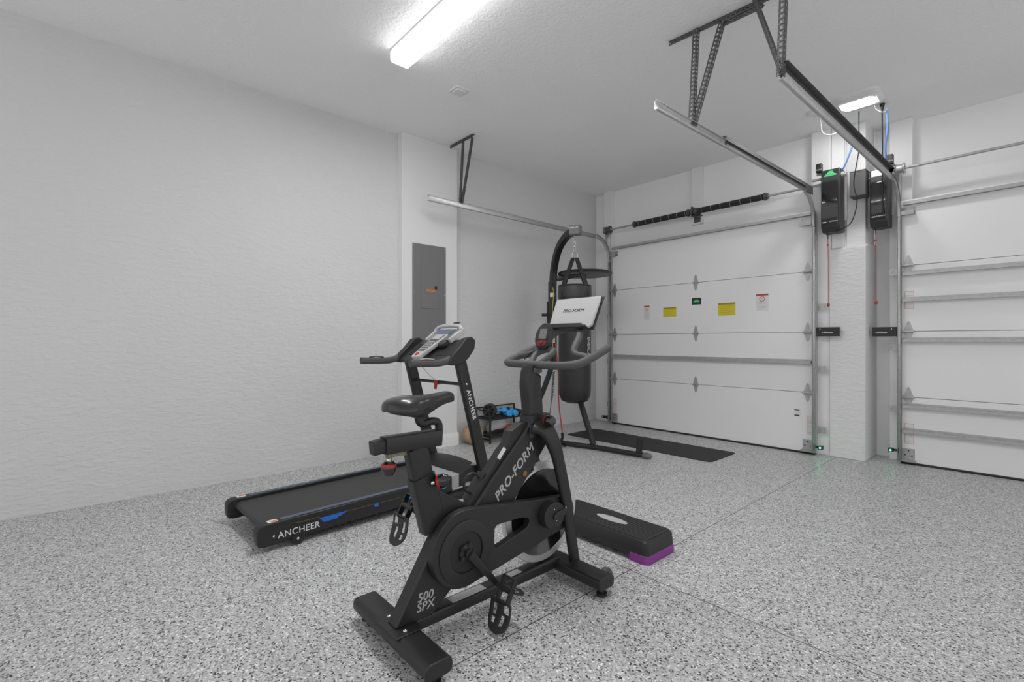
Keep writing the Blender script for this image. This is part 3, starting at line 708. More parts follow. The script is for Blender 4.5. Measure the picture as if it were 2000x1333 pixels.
# cranks and pedals
def crank_arm(x, y0, z0, y1, z1):
    p0 = Vector((x, y0, z0)); p1 = Vector((x + (.012 if x > BX else -.012), y1, z1))
    return B().sweep(rrect(.016, .032, .006, 3), [p0, p0.lerp(p1, .5), p1], up=(0, 1, .9), scale=[1.15, .9, .8])
def pedal(x, y, z, s, tilt):
    """caged pedal hanging from the crank end; s=+1 on the near side"""
    Rm = Matrix.Rotation(tilt, 3, 'X'); T = Matrix.Translation(Vector((x, y, z)) + BO) @ Rm.to_4x4()
    pb = MB(); pb.cyl((-s * .03, 0, 0), (s * .05, 0, 0), .012, 14); pb.box((s * .052, 0, 0), (.008, .09, .022)).box((-s * .008, 0, 0), (.008, .09, .022)); pb.box((s * .02, .045, 0), (.065, .006, .02)).box((s * .02, -.045, 0), (.065, .006, .02))
    for k in range(-3, 4): pb.box((s * .022 + k * .008, .05, .0), (.003, .006, .026))
    p_ = pb.build('pedal', M_blk, bike, xf=T)
    # perforated toe cage: ring slabs
    cg = MB()
    def slab(u0, u1, v0, v1, w0):
        pass
    out = [(-.05, .0), (-.05, .07), (-.038, .10), (-.015, .115), (.015, .115), (.038, .10), (.05, .07), (.05, .0)]
    # sole shaped shell with three slots, curved up
    def shell(z0):
        bm = cg.bm; nu, nv = 12, 12; g = []
        for i in range(nu + 1):
            row = []
            for j in range(nv + 1):
                v = j / nv; w = .060 * (1 if v < .5 else math.sqrt(max(.0, 1 - ((v - .5) / .52) ** 2)) * .999 + .001)
                u = (i / nu * 2 - 1) * w
                row.append(bm.verts.new((s * (.022 + u), .040 + v * .118, z0 + .022 * math.sin(v * 2.4))))
            g.append(row)
        for i in range(nu):
            for j in range(nv):
                hole_ = (i in (2, 3) and 2 <= j <= 5) or (i in (8, 9, 10) and 1 <= j <= 3) or (i in (7, 8) and 5 <= j <= 8) or (i in (2, 3) and 7 <= j <= 8)
                if not hole_: bm.faces.new((g[i][j], g[i + 1][j], g[i + 1][j + 1], g[i][j + 1]))
    shell(-.01)
    cg.build('toe_cage', M_blkp, p_, thick=.003, xf=T)
    sb = MB(); sb.sweep(rrect(.022, .003, .001, 1), smoothpath([(s * -.02, 0, .01), (s * -.015, -.005, .05), (s * .022, -.01, .07), (s * .06, -.005, .05), (s * .065, 0, .01)], 4), up=(0, 1, 0))
    sb.build('strap', M_rub, p_, xf=T)
    return p_
B()
crank_arm(BX + .10, 1.115, .310, 1.236, .163).build('crank_arm', M_blk, bike)
pedal(BX + .155, 1.236, .160, 1, R(-118))
crank_arm(BX - .10, 1.115, .310, .994, .457).build('crank_arm', M_blk, bike)
pedal(BX - .150, .994, .455, -1, R(-118))
B().cyl((BX - .11, 1.115, .310), (BX + .08, 1.115, .310), .028, 20).build('bottom_bracket', M_blk, bike)
# head
B().sweep(rrect(.085, .135, .018, 3), [(BX, 1.565, .70), (BX, 1.565, .80)], up=(0, 1, 0)).build('head_tube', M_blk, bike)
hb = smoothpath([(BX, 1.55, .78), (BX, 1.545, .86), (BX, 1.535, .93), (BX, 1.54, .985), (BX, 1.55, 1.0)], 3)
B().sweep(rrect(.062, .092, .012, 3), hb, up=(0, 1, 0)).build('handlebar_post', M_blk, bike)
hbr = B()
for s in (1, -1):
    e = BX + s * .235; 
    pts = [(BX, 1.555, 1.03), (BX + s * .12, 1.555, 1.03), (BX + s * .19, 1.565, 1.032), (BX + s * .228, 1.61, 1.04), (BX + s * .238, 1.68, 1.062), (BX + s * .240, 1.80, 1.105)]
    hbr.tube(pts, .0185, 14, 5)
    pts = [(BX + s * .236, 1.675, 1.06), (BX + s * .20, 1.69, 1.068), (BX + s * .14, 1.695, 1.078), (BX + s * .118, 1.705, 1.10), (BX + s * .10, 1.76, 1.15), (BX + s * .075, 1.80, 1.185), (BX + s * .04, 1.83, 1.20), (BX, 1.835, 1.20)]
    hbr.tube(pts, .0165, 14, 5)
    pts = [(BX + s * .03, 1.57, 1.035), (BX + s * .05, 1.62, 1.075), (BX + s * .03, 1.66, 1.095), (BX, 1.665, 1.098)]
    hbr.tube(pts, .015, 12, 5)
hbr.build('handlebar', M_foam, bike)
B().box((BX, 1.553, 1.005), (.075, .05, .022)).cyl((BX - .03, 1.553, .996), (BX + .04, 1.553, .996), .01, 10).build('bar_clamp', M_galvd, bike, bevel=.003)
# tablet shelf
tT = B(); tb = [Vector((BX - .135, 1.835, 1.222)), Vector((BX + .125, 1.80, 1.205)), Vector((BX + .150, 1.875, 1.36)), Vector((BX - .125, 1.92, 1.365))]
TA = Vector((1, 0, 0)); TU = Vector((0, .42, .9)).normalized(); TN = TA.cross(TU)   # TN towards -y and up
TC = Vector((BX + .0, 1.84, 1.285))
def tabm(c, tilt=0): return Matrix(((TA.x, TU.x, TN.x, c.x), (TA.y, TU.y, TN.y, c.y), (TA.z, TU.z, TN.z, c.z), (0, 0, 0, 1)))
XT = Matrix.Translation(BO) @ tabm(TC)
tbm = MB().prism([(-.135, -.078), (.105, -.078), (.125, -.092), (.145, -.078), (.150, .070), (.145, .080), (-.135, .080), (-.142, .070)], 'z', -.007, .007)
tab = tbm.build('tablet_shelf', M_lsil, bike, bevel=.004, xf=XT)
MB().prism([(-.145, -.085), (.15, -.095), (.158, .085), (-.147, .087)], 'z', -.016, -.007).build('shelf_back', M_blkp, tab, bevel=.003, xf=XT)
MB().prism([(-.15, -.100), (.10, -.100), (.118, -.09), (.095, -.074), (-.15, -.074)], 'z', -.01, .028).build('shelf_lip', M_blkp, tab, bevel=.004, xf=XT)
me_ = text('maker_lettering', 'PRO-FORM', .024, TC + TN * .0074 + TU * .006, TA, TU, M_blk, tab, shear=.25, off=BO, sx=1.15)
# monitor
MC = Vector((BX - .03, 1.655, 1.163)); MA = Vector((1, .35, 0)).normalized(); MU = Vector((-.05, .42, .9)).normalized(); MN = MA.cross(MU).normalized(); MU = MN.cross(MA)
XM = Matrix.Translation(BO) @ Matrix(((MA.x, MU.x, MN.x, MC.x), (MA.y, MU.y, MN.y, MC.y), (MA.z, MU.z, MN.z, MC.z), (0, 0, 0, 1)))
mo = MB().loft([[(a, b, z) for a, b in ellipse(A, Bb, 32)] for A, Bb, z in ((.025, .045, -.035), (.043, .068, -.018), (.045, .072, 0), (.038, .064, .009))]).build('monitor', M_blkp, bike, xf=XM)
MB().b_ if False else None
MB().box((0, .008, .0095), (.056, .062, .003)).build('screen_bezel', M_rub, mo, xf=XM)
MB().box((0, .008, .0115), (.038, .052, .002)).build('screen', M_lcd, mo, xf=XM)
MB().loft([[(a, b - .040, z) for a, b in rrect(.05, .030, .012, 4)] for z in (.006, .0125)]).sphere((0, -.042, .012), .008, n=10).build('button_pad', M_redk, mo, xf=XM)
B().cyl((BX - .03, 1.66, 1.10), (BX - .03, 1.665, 1.15), .012, 10).build('monitor_stem', M_blk, bike)
kb = knob((BX + .085, 1.575, .775), (-.95, .25, -.1), 'resistance_knob')
coil = []
for k in range(90):
    t = k / 89; a = k * 1.25; base = Vector((BX + .09, 1.60, 1.0)).lerp(Vector((BX + .09, 1.585, .87)), t)
    coil.append(base + Vector((.005 * math.cos(a), .005 * math.sin(a), 0)))
B().tube(coil, .0016, 5).tube([(BX + .09, 1.585, .87), (BX + .088, 1.58, .84), (BX + .085, 1.577, .80)], .0016, 6, 3).build('coiled_lanyard', M_blk, bike)
B().tube([(BX - .06, 1.665, 1.09), (BX - .10, 1.645, 1.085), (BX - .13, 1.62, 1.05), (BX - .11, 1.58, 1.03)], .004, 6, 5).build('sensor_cable', M_blk, bike)
# resistance hardware on the frame behind the main tube
B().prism([(1.15, .43), (1.21, .53), (1.262, .565), (1.304, .613), (1.348, .662), (1.38, .688), (1.40, .74), (1.46, .768), (1.51, .77), (1.31, .56), (1.2, .44)], 'x', BX - .03, BX + .018).build('frame_cover', M_blkp, bike, bevel=.003)
B().box((BX + .0195, 1.345, .652), (.003, .018, .055), Matrix.Rotation(R(-42), 3, 'X')).build('white_tag', M_wht, bike)
B().sweep(rrect(.05, .035, .005, 2), [(BX - .02, 1.19, .47), (BX - .02, 1.275, .57)], up=(0, 1, 0)).torus((BX - .01, 1.205, .545), (1, 0, 0), .04, .006, 24, 6).build('bottle_cage', M_blkp, bike)
B().box((BX, 1.50, .565), (.05, .05, .07), Matrix.Rotation(R(30), 3, 'X')).cyl((BX, 1.53, .58), (BX, 1.53, .70), .012, 10).box((BX, 1.46, .55), (.04, .03, .05)).build('brake_caliper', M_blkp, bike, bevel=.003)
B().cyl((BX + .02, 1.47, .545), (BX + .035, 1.47, .545), .013, 12).build('brake_nut', mat('brass_nut', (.35, .17, .06), .35, .8), bike)

# ------------------------------------------------------------ treadmill (local: x across, y forward)
tm = thing('treadmill', (-3.12, .68, 0), 'black folding treadmill with blue side decals beside the left wall', 'treadmill', rz=R(2.5))
TW = .32
for s in (1, -1):
    xo = s * TW; xi = s * (TW - .052)
    rl_ = MB().prism([(0.05, .035), (1.27, .055), (1.27, .163), (.05, .150)], 'x', xi, xo).build('side_rail', M_blk, tm, bevel=.004)
    MB().prism([(.11, .150), (1.27, .162), (1.27, .166), (.11, .154)], 'x', s * (TW - .048), s * (TW - .012)).build('rail_trim', mat('blue_grey_trim', (.10, .13, .20), .25, .6), rl_)
    ec = MB().prism([(-.02, .06), (-.012, .036), (.02, .028), (.12, .032), (.17, .036), (.17, .154), (.02, .152), (-.01, .145), (-.022, .12)], 'x', xi - s * .004, xo + s * .004).build('end_cap', M_blkp, tm, bevel=.008, seg=3)
    MB().b2(s * (TW - .045), s * (TW - .006), .04, .09, .1525, .1545).build('caution_sticker', M_white, ec)
    MB().b2(s * (TW - .028), s * (TW - .008), .055, .085, .1545, .1553).build('orange_print', M_org, ec)
    wh = MB().cyl((s * (TW - .01), .19, .033), (s * (TW + .012), .19, .033), .033, 24).build('rear_wheel', M_rub, tm)
    MB().sphere((s * (TW + .013), .19, .035), .008, (.6, 1, 1), 10).build('axle_cap', M_chrome, wh)
text('maker_lettering', 'ANCHEER', .050, (TW + .0045, .200, .077), (0, 1, .012), (0, 0, 1), M_wht, tm, bold=.0003, sx=1.0, space=1.04)
MB().sphere((TW + .004, .065, .078), .006, (.5, 1, 1), 10).build('side_screw', M_chrome, tm)
def decal(pts): MB().prism(pts, 'x', TW, TW + .0012).build('blue_decal', M_blue, tm)
for k, (a, b, z) in enumerate(((.315, .48, .112), (.325, .455, .102), (.335, .43, .092))): decal([(a, z), (b, z + .003), (b - .01, z - .007), (a + .006, z - .009)])
for a, b, z, h in ((.66, .69, .112, .02), (.875, .965, .115, .016), (.89, .94, .098, .014)): decal([(a, z), (b, z + .002), (b, z - h), (a + .004, z - h)])
MB().b2(TW, TW + .01, 1.18, 1.21, .095, .118).build('blue_clip', M_lblue, tm, bevel=.003)
MB().b2(TW, TW + .001, .48, .87, .1105, .1125).b2(TW, TW + .001, .18, .315, .118, .1205).build('thin_stripe', mat('bronze_stripe', (.20, .12, .06), .4), tm)
bl = MB(); prb = [(.035, .085), (.02, .105), (.03, .124), (.055, .132), (1.34, .142), (1.34, .07), (.06, .068)]
bl.loft([[(x, y, z) for y, z in prb] for x in (-.264, .264)]).build('running_belt', M_belt, tm, bevel=.006)
# motor hood with silver band
def hood(mb, ys, x0, x1, prof): pass
def arch_loft(prof, hw, n=12):
    rings = []
    for i in range(n + 1):
        u = -hw + 2 * hw * i / n; c = math.cos(u / hw * math.pi / 2)
        rings.append([(u, v - .06 * c * w_, z + .024 * c * (z > .12)) for v, z, w_ in prof])
    return MB().loft(rings)
arch_loft([(1.345, .05, 1), (1.345, .160, 1), (1.41, .182, .8), (1.50, .195, .2), (1.545, .19, 0), (1.575, .15, 0), (1.58, .05, 0)], .30).build('motor_hood', M_blkp, tm, bevel=.004)
arch_loft([(1.262, .05, 1), (1.262, .145, 1), (1.275, .160, 1), (1.347, .168, 1), (1.347, .05, 1)], .302).build('silver_band', M_silver, tm, bevel=.003)
MB().b2(.20, .29, 1.49, 1.535, .1985, .2005).build('hood_label', M_gry, tm)
# base frame on the floor
bf = MB()
for s in (1, -1): bf.bar((s * .335, 1.15, .03), (s * .335, 1.75, .03), .05, .04, r=.008)
bf.bar((-.335, 1.72, .03), (.335, 1.72, .03), .05, .04, up=(0, 0, 1), r=.008).bar((-.335, 1.20, .03), (.335, 1.20, .03), .05, .03, r=.008)
bf.build('base_frame', M_blk, tm)
MB().cyl((.31, 1.28, .065), (.31, 1.55, .075), .008, 10).box((.31, 1.42, .08), (.03, .06, .02)).build('gas_strut', M_galv, tm)
for s in (1, -1):
    u = MB().sweep(rrect(.042, .088, .008, 2), [(s * .338, 1.585, .05), (s * .338, 1.330, .985)], up=(0, 1, 0)).build('upright', M_blk, tm)
    if s == 1:
        dv = Vector((0, .255, -.935)).normalized()
        pp = Vector((.3595, 1.365, 0)); z_ = .70; y_ = 1.330 + (0.985 - z_) * .2727
        text('maker_lettering', 'ANCHEER', .050, (.3595, 1.330 + (.985 - .67) * .2727, .67), dv, Vector((0, .935, .255)), M_wht, u, bold=.0003, space=1.06)
        MB().sphere((.36, 1.330 + (.985 - .825) * .2727, .825), .008, (.5, 1, 1), 10).build('upright_bolt', M_chrome, u)
cb = MB().cyl((-.33, 1.377, .82), (.33, 1.377, .82), .0125, 14).build('crossbar', M_blk, tm)
# console body
pod = [(1.20, .975), (1.215, 1.022), (1.29, 1.09), (1.355, 1.16), (1.415, 1.172), (1.45, 1.145), (1.44, 1.08), (1.38, 1.01), (1.32, .975), (1.25, .965)]
for s in (1, -1):
    MB().prism(pod, 'x', s * .315, s * .372).build('console_pod', M_blkp, tm, bevel=.01, seg=3)
    pts = [(s * .345, .905, .99), (s * .345, 1.08, .985), (s * .345, 1.17, .99), (s * .345, 1.24, 1.012)]
    hbm = MB().sweep(rrect(.042, .05, .018, 4), smoothpath(pts, 4), up=(0, 0, 1)).build('handrail', M_foam, tm)
    MB().sweep(rrect(.03, .008, .003, 2), smoothpath([(s * .345, .98, 1.016), (s * .345, 1.03, 1.019), (s * .345, 1.09, 1.013)], 3), up=(0, 0, 1)).build('pulse_sensor', M_silver if s == 1 else M_char, hbm)
con = MB().prism([(1.225, .985), (1.235, 1.0), (1.44, 1.15), (1.46, 1.145), (1.46, 1.10), (1.25, .965)], 'x', -.32, .32).build('console_tray', M_char, tm, bevel=.004)
sl = math.atan2(.15, .205)
def slab_(x0, x1, t0, t1, h0, h1):
    """box on the sloped console face: t along slope from the front lip, h above it"""
    mb = MB(); mb.b2(x0, x1, t0, t1, h0, h1); return mb
XC = Matrix.Translation((0, 1.235, 1.0)) @ Matrix.Rotation(sl, 4, 'X')
for x0, x1 in ((-.27, -.10), (.10, .27)):
    slab_(x0, x1, .05, .20, -.002, .004).build('cup_tray', M_rub, tm, bevel=.002, xf=XC)
XC2 = Matrix.Translation((0, 1.215, 1.01)) @ Matrix.Rotation(R(34), 4, 'X')
stem = MB().loft([[(a, b, z) for a, b in ((-.05, -.03), (-.035, -.045), (.035, -.045), (.05, -.03), (.085, .26), (.12, .36), (-.12, .36), (-.085, .26))] for z in (.012, .045)]).build('control_console', M_lsil, tm, bevel=.006, xf=XC2)
MB().prism([(-.04, .03), (.04, .03), (.07, .25), (-.07, .25)], 'z', .045, .0465).build('keypad', mat('keypad_grey', .09, .4), stem, xf=XC2)
kk = MB()
for i in range(4):
    for j in range(4): kk.box((-.033 + i * .022, .06 + j * .03, .047), (.012, .012, .002))
kk.build('keypad_buttons', M_lsil, stem, xf=XC2)
MB().prism([(-.05, .19), (.05, .19), (.052, .255), (-.052, .255)], 'z', .0465, .0485).build('display', M_lcdl, stem, xf=XC2)
MB().prism([(-.10, .262), (.10, .262), (.115, .33), (-.115, .33)], 'z', .045, .047).build('display_surround', mat('blue_grey_panel', (.10, .13, .19), .35), stem, xf=XC2)
MB().cyl((0, -.008, .045), (0, -.008, .05), .017, 20).build('stop_button', M_red, stem, xf=XC2)
MB().sweep(rrect(.03, .028, .012, 4), smoothpath([(-.17, .33, .035), (-.13, .362, .05), (0, .37, .055), (.13, .362, .05), (.17, .33, .035)], 4), up=(0, 0, 1)).build('console_top_bar', M_lsil, stem, xf=XC2)
for s in (-1, 1):
    MB().prism([(s * .14, .20), (s * .165, .20), (s * .185, .35), (s * .15, .36)], 'z', .0, .04).build('console_side_trim', M_lsil, stem, bevel=.004, xf=XC2)
    MB().loft([[(s * .112 + a, .165 + b, z) for a, b in rrect(.07, .06, .02, 4)] for z in (.004, .035)]).build('speaker', M_char, stem, bevel=.005, xf=XC2)
MB().prism([(.03, .365), (.10, .365), (.10, .40), (.03, .40)], 'z', .06, .066).build('rear_holder', M_rub, stem, xf=XC2)
ky = MB().box((-.01, 1.375, .815), (.045, .035, .03)).cyl((-.01, 1.36, .80), (-.01, 1.355, .765), .012, 12).build('safety_key', M_red, tm, bevel=.003)
MB().tube([(-.075, 1.24, .985), (-.05, 1.30, .90), (-.02, 1.365, .83)], .0015, 6, 4).build('safety_cord', M_blk, ky)

# ------------------------------------------------------------ aerobic step
r = thing('aerobic_step', (-1.70, 2.25, 0), 'black aerobic step platform with purple end riser behind the bike', 'step platform')
def rr3(w, h, rd, z, ox=0, oy=0): return [(ox + a, oy + b, z) for a, b in rrect(w, h, rd, 6)]
MB().loft([rr3(.70, .275, .035, .028), rr3(.70, .275, .035, .05), rr3(.692, .266, .035, .105), rr3(.672, .245, .03, .116)]).build('platform', M_blkp, r, bevel=.0)
tp = MB().loft([rr3(.66, .232, .03, .1155), rr3(.66, .232, .03, .1185)]).build('tread_surface', mat('ribbed_rubber', .024, .6, bump=.9, bscale=150), r)
for k in range(-19, 20):
    pass
rb = MB()
for k in range(-18, 19): rb.box((k * .017, 0, .1187), (.004, .21, .002))
rb.build('ribs', M_rub, tp)
tag(MB().loft([[(a + .03, b, z) for a, b in ellipse(.105, .032, 32)] for z in (.1185, .1205)]).build('oval_badge', M_gry, tp), 'light grey oval badge')
for s in (-1, 1):
    MB().loft([rr3(.13, .28, .035, 0, s * .288), rr3(.13, .28, .035, .03, s * .288), rr3(.125, .277, .035, .045, s * .288)]).build('riser', M_pur, r, bevel=.003)

# ------------------------------------------------------------ exercise mat
tag(MB().loft([rr3(1.80, .56, .05, z) for z in (.0, .007)]).build('exercise_mat', M_mat, bevel=.002), 'long thin black exercise mat on the floor by the left garage door', 'mat')
D.objects['exercise_mat'].location = (-3.01, 4.64, 0); D.objects['exercise_mat'].rotation_euler = (0, 0, R(.3))

# ------------------------------------------------------------ boxing stand
PX_, PY_ = -3.98, 4.20
bs = thing('boxing_stand', (PX_, PY_, 0), 'black arched boxing bag stand with round speed bag board in the corner', 'boxing stand'); SO = -Vector(bs.location)
def S(): return MB(SO)
BAG = Vector((-3.42, 3.95))
arch = smoothpath([(PX_, PY_, .80), (PX_, PY_, 1.35), (PX_, PY_, 1.85), (PX_ + .05, PY_ - .02, 2.07), (PX_ + .17, PY_ - .075, 2.23), (PX_ + .36, PY_ - .16, 2.32), (PX_ + .54, PY_ - .24, 2.335)], 6)
S().sweep(rrect(.075, .075, .012, 3), arch, up=(1, -.45, 0)).build('arch_post', M_blk, bs)
hd = Vector((PX_ + .575, PY_ - .255, 2.335))
pl = S().box(hd, (.12, .10, .10), Matrix.Rotation(R(25), 3, 'Z')).build('end_plate', mat('grey_plate', .16, .4), bs, bevel=.006)
text('maker_lettering', 'EVERLAST', .024, hd + Vector((.02, -.056, .018)) + Vector((0, 0, 0)), (math.cos(R(25)), math.sin(R(25)), 0), (0, 0, 1), M_wht, pl, off=SO, bold=.0006)
S().sweep(rrect(.05, .05, .01, 3), smoothpath([(-3.97, 4.20, .90), (-4.0, 4.08, .60), (-4.07, 3.86, .12), (-4.08, 3.83, .05)], 3), up=(1, 0, 0)).build('leg', M_blk, bs)
S().sweep(rrect(.05, .05, .01, 3), [(-3.93, 4.19, 1.45), (-3.70, 4.12, 1.0), (-3.19, 3.98, .05)], up=(0, 1, 0)).build('leg', M_blk, bs)
S().tube([(-4.09, 3.83, .028), (-3.9, 3.86, .028), (-3.60, 3.875, .03), (-3.40, 3.90, .03), (-3.19, 3.96, .03), (-2.90, 4.0, .03), (-2.62, 4.04, .03)], .026, 14, 4).build('base_rail', M_blk, bs)
ft = S().sphere((-2.59, 4.045, .03), .04, (1.4, 1, .75), 16).build('rubber_foot', mat('grey_rubber', .14, .6), bs)
S().cyl((-2.67, 4.035, .05), (-2.66, 4.035, .185), .03, 18).cyl((-2.67, 4.035, .02), (-2.67, 4.035, .06), .014, 10).build('weight_peg', M_rub, bs)
S().cyl((-3.50, 3.83, .03), (-3.495, 3.82, .09), .014, 10).cyl((-3.60, 3.80, .04), (-3.58, 3.80, .075), .018, 10).cyl((-3.6, 3.78, .02), (-3.42, 3.80, .02), .009, 8).build('anchor_bolts', M_blk, bs)
# rear post with speed bag board
S().sweep(rrect(.055, .055, .01, 3), [(PX_ - .06, PY_ + .03, .95), (PX_ - .06, PY_ + .03, 1.86)], up=(1, 0, 0)).build('rear_post', M_blk, bs)
S().sweep(rrect(.075, .075, .01, 2), [(PX_ - .062, PY_ + .03, 1.25), (PX_ - .062, PY_ + .03, 1.62)], up=(1, 0, 0)).build('height_sleeve', M_blkp, bs)
S().cyl((PX_ - .10, PY_ - .0, 1.46), (PX_ - .15, PY_ - .04, 1.46), .018, 12).build('height_knob', M_blkp, bs)
DC = Vector((-3.72, 4.48, 1.945))
bd = S().lathe([(0, -.012), (.30, -.012), (.31, -.006), (.31, .014), (.30, .02), (0, .02)], DC, (0, 0, 1), 56).build('speed_bag_board', mat('board_grey', .14, .5), bs)
S().torus(DC + Vector((0, 0, .004)), (0, 0, 1), .308, .018, 56, 8).build('board_rim', M_blk, bd)
S().cyl(DC + Vector((0, 0, -.012)), DC + Vector((0, 0, -.045)), .02, 14).build('swivel', M_blk, bd)
arm = S()
for a in (-.09, .09): arm.bar((PX_ - .05 + a * .4, PY_ + .03 - a * .4, 1.88), (DC.x + a * .7, DC.y - a * .7, 1.955), .04, .04, r=.006)
arm.bar((PX_ - .06, PY_ + .03, 1.78), (PX_ - .0, PY_ + .08, 1.93), .04, .04, r=.006)
arm.build('board_arm', M_blk, bs)
S().box((PX_ + .035, PY_ - .05, 1.69), (.05, .03, .05)).build('white_clip', M_white, bs, bevel=.003)
S().box((PX_ + .055, PY_ - .04, 1.20), (.03, .004, .17)).build('warning_label', M_white, bs)

# heavy bag
hbg = thing('punching_bag', (BAG.x, BAG.y, 2.27), 'black leather punching bag hanging by straps from the stand', 'punching bag')
HO = -Vector(hbg.location)
bagr = .175
bag = MB(HO).lathe([(0, .47), (.09, .474), (.145, .50), (.17, .56), (bagr, .64), (bagr, 1.72), (bagr - .006, 1.735), (0, 1.735)], (BAG.x, BAG.y, 0), (0, 0, 1), 48).build('bag_body', mat('bag_vinyl', .016, .42, bump=.15, bscale=90), hbg)
MB(HO).torus((BAG.x, BAG.y, 1.735), (0, 0, 1), bagr - .004, .008, 48, 8).build('top_piping', M_blk, bag)
MB(HO).lathe([(bagr + .003, 1.60), (bagr + .005, 1.61), (bagr + .005, 1.72), (bagr + .002, 1.725), (bagr - .004, 1.725), (bagr - .004, 1.6)], (BAG.x, BAG.y, 0), (0, 0, 1), 48).build('top_band', M_char, bag)
AP = Vector((BAG.x, BAG.y, 2.035))
for k in range(4):
    a = R(-94 + 90 * k); q = Vector((BAG.x + bagr * .98 * math.cos(a), BAG.y + bagr * .98 * math.sin(a), 1.74)); q2 = q.copy(); q2.z = 1.60; q2.x = BAG.x + (bagr + .008) * math.cos(a); q2.y = BAG.y + (bagr + .008) * math.sin(a)
    MB(HO).sweep(rrect(.058, .006, .002, 1), [AP + Vector((.03 * math.cos(a), .03 * math.sin(a), 0)), q.lerp(AP, .02), q2], up=(math.cos(a), math.sin(a), .3)).build('hanging_strap', M_blk, hbg)
MB(HO).torus(AP + Vector((0, 0, .035)), (.7, -.7, 0), .03, .004, 24, 8).build('top_ring', M_chrome, hbg)
ch = MB(HO); z = AP.z + .085; k = 0
while z < 2.29:
    ch.torus((BAG.x, BAG.y, z), ((1, 0, 0), (0, 1, 0))[k % 2], .014, .003, 16, 6); z += .022; k += 1
ch.build('chain', M_chrome, hbg)
lt = Vector((math.cos(R(5)), math.sin(R(5)), 0)); tn = Vector((-lt.y, lt.x, 0))
text('maker_lettering', 'EVERLAST', .06, Vector((BAG.x, BAG.y, 1.05)) + lt * (bagr + .002), (0, 0, -1), tn, M_gry, bag, off=HO, bold=.0015)
# cords on the stand
cord('rubber_band', [(PX_ + .05, PY_ - .06, 1.78), (PX_ + .09, PY_ - .08, 1.70), (PX_ + .08, PY_ - .09, 1.55), (PX_ + .10, PY_ - .1, 1.4), (PX_ + .09, PY_ - .1, 1.1), (PX_ + .08, PY_ - .09, .95)], .006, M_cordy, 'yellow resistance cord hanging beside the boxing stand post', 'resistance cord')
cord('rubber_band', [(PX_ + .06, PY_ - .07, 1.82), (PX_ + .11, PY_ - .085, 1.72), (PX_ + .115, PY_ - .09, 1.6), (PX_ + .09, PY_ - .09, 1.5), (PX_ + .12, PY_ - .1, 1.35), (PX_ + .11, PY_ - .1, 1.25)], .007, M_blk, 'black resistance cord looped beside the boxing stand post', 'resistance cord')
rc = thing('speed_bag_cord', (-3.49, 3.83, .08), 'red elastic cord stretched down to the floor beside the punching bag', 'cord')
MB().tube([(-.10, .0, 1.03), (-.06, 0, .7), (-.055, 0, .4), (-.02, 0, .18), (0, 0, .06)], .007, 8, 4).build('elastic', M_cordr, rc)
MB().cyl((0, 0, .07), (.002, 0, .0), .018, 12, .014).build('floor_clip', M_blk, rc)

# ------------------------------------------------------------ dumbbell rack and what stands on it
RX0, RX1, RY0, RY1 = -4.385, -4.12, 3.34, 3.93
rk = thing('storage_rack', ((RX0 + RX1) / 2, (RY0 + RY1) / 2, 0), 'small black two tier metal rack against the left wall', 'rack'); RO = -Vector(rk.location)
for x in (RX0, RX1):
    for y in (RY0, RY1): MB(RO).b2(x - .009, x + .009, y - .009, y + .009, 0, .375 if x == RX0 else .272).build('leg', M_blk, rk, bevel=.002)
for z in (.262, .075):
    f_ = MB(RO); t = .008
    f_.b2(RX0, RX1, RY0 - t, RY0 + t, z - t, z + t).b2(RX0, RX1, RY1 - t, RY1 + t, z - t, z + t).b2(RX0 - t, RX0 + t, RY0, RY1, z - t, z + t).b2(RX1 - t, RX1 + t, RY0, RY1, z - t, z + t)
    for k in range(1, 24):
        y = RY0 + (RY1 - RY0) * k / 24; f_.b2(RX0, RX1, y - .002, y + .002, z + .002, z + .006)
    for k in range(1, 6):
        x = RX0 + (RX1 - RX0) * k / 6; f_.b2(x - .002, x + .002, RY0, RY1, z + .001, z + .005)
    f_.build('shelf', M_blk, rk)
MB(RO).b2(RX0 - .007, RX0 + .007, RY0, RY1, .362, .376).build('top_rail', M_blk, rk)
MB(RO).tube([(RX0, RY0, .368), (RX1, RY0, .335), (RX1, RY0, .27)], .007, 8).build('side_rail', M_blk, rk)
MB(RO).b2(RX0, RX1, RY0 - .007, RY0 + .007, .03, .044).build('lower_rail', M_blk, rk)
ZS = .268
aw = thing('ab_wheel', (-4.215, 3.41, ZS + .085), 'black ab roller wheel on the left end of the rack', 'ab wheel')
def wheel(mb, c, ax, r_, w):
    mb.lathe([(r_ * .80, -w / 2), (r_ * .95, -w / 2), (r_, -w / 4), (r_, w / 4), (r_ * .95, w / 2), (r_ * .80, w / 2), (r_ * .80, -w / 2)], c, ax, 32)
    axv = Vector(ax).normalized(); u = axv.orthogonal().normalized(); v = axv.cross(u)
    for k in range(6):
        a = 2 * math.pi * k / 6; dd = u * math.cos(a) + v * math.sin(a); mb.bar(Vector(c) + dd * .015, Vector(c) + dd * r_ * .84, w * .6, .012, up=axv, r=.002)
    mb.cyl(Vector(c) - axv * w * .6, Vector(c) + axv * w * .6, .02, 14)
mb = MB(); wheel(mb, (.012, -.02, 0), (.55, -.85, 0), .078, .026); wheel(mb, (-.012, .02, 0), (.55, -.85, 0), .078, .026); mb.build('wheel', M_char, aw)
MB().cyl((.075, -.116, -.01), (-.075, .116, 0), .008, 10).build('axle', M_blk, aw)
MB().cyl((.045, -.07, -.005), (.085, -.131, -.012), .016, 14).build('grip', M_rub, aw); MB().cyl((-.045, .07, 0), (-.085, .131, 0), .016, 14).build('grip', M_rub, aw)
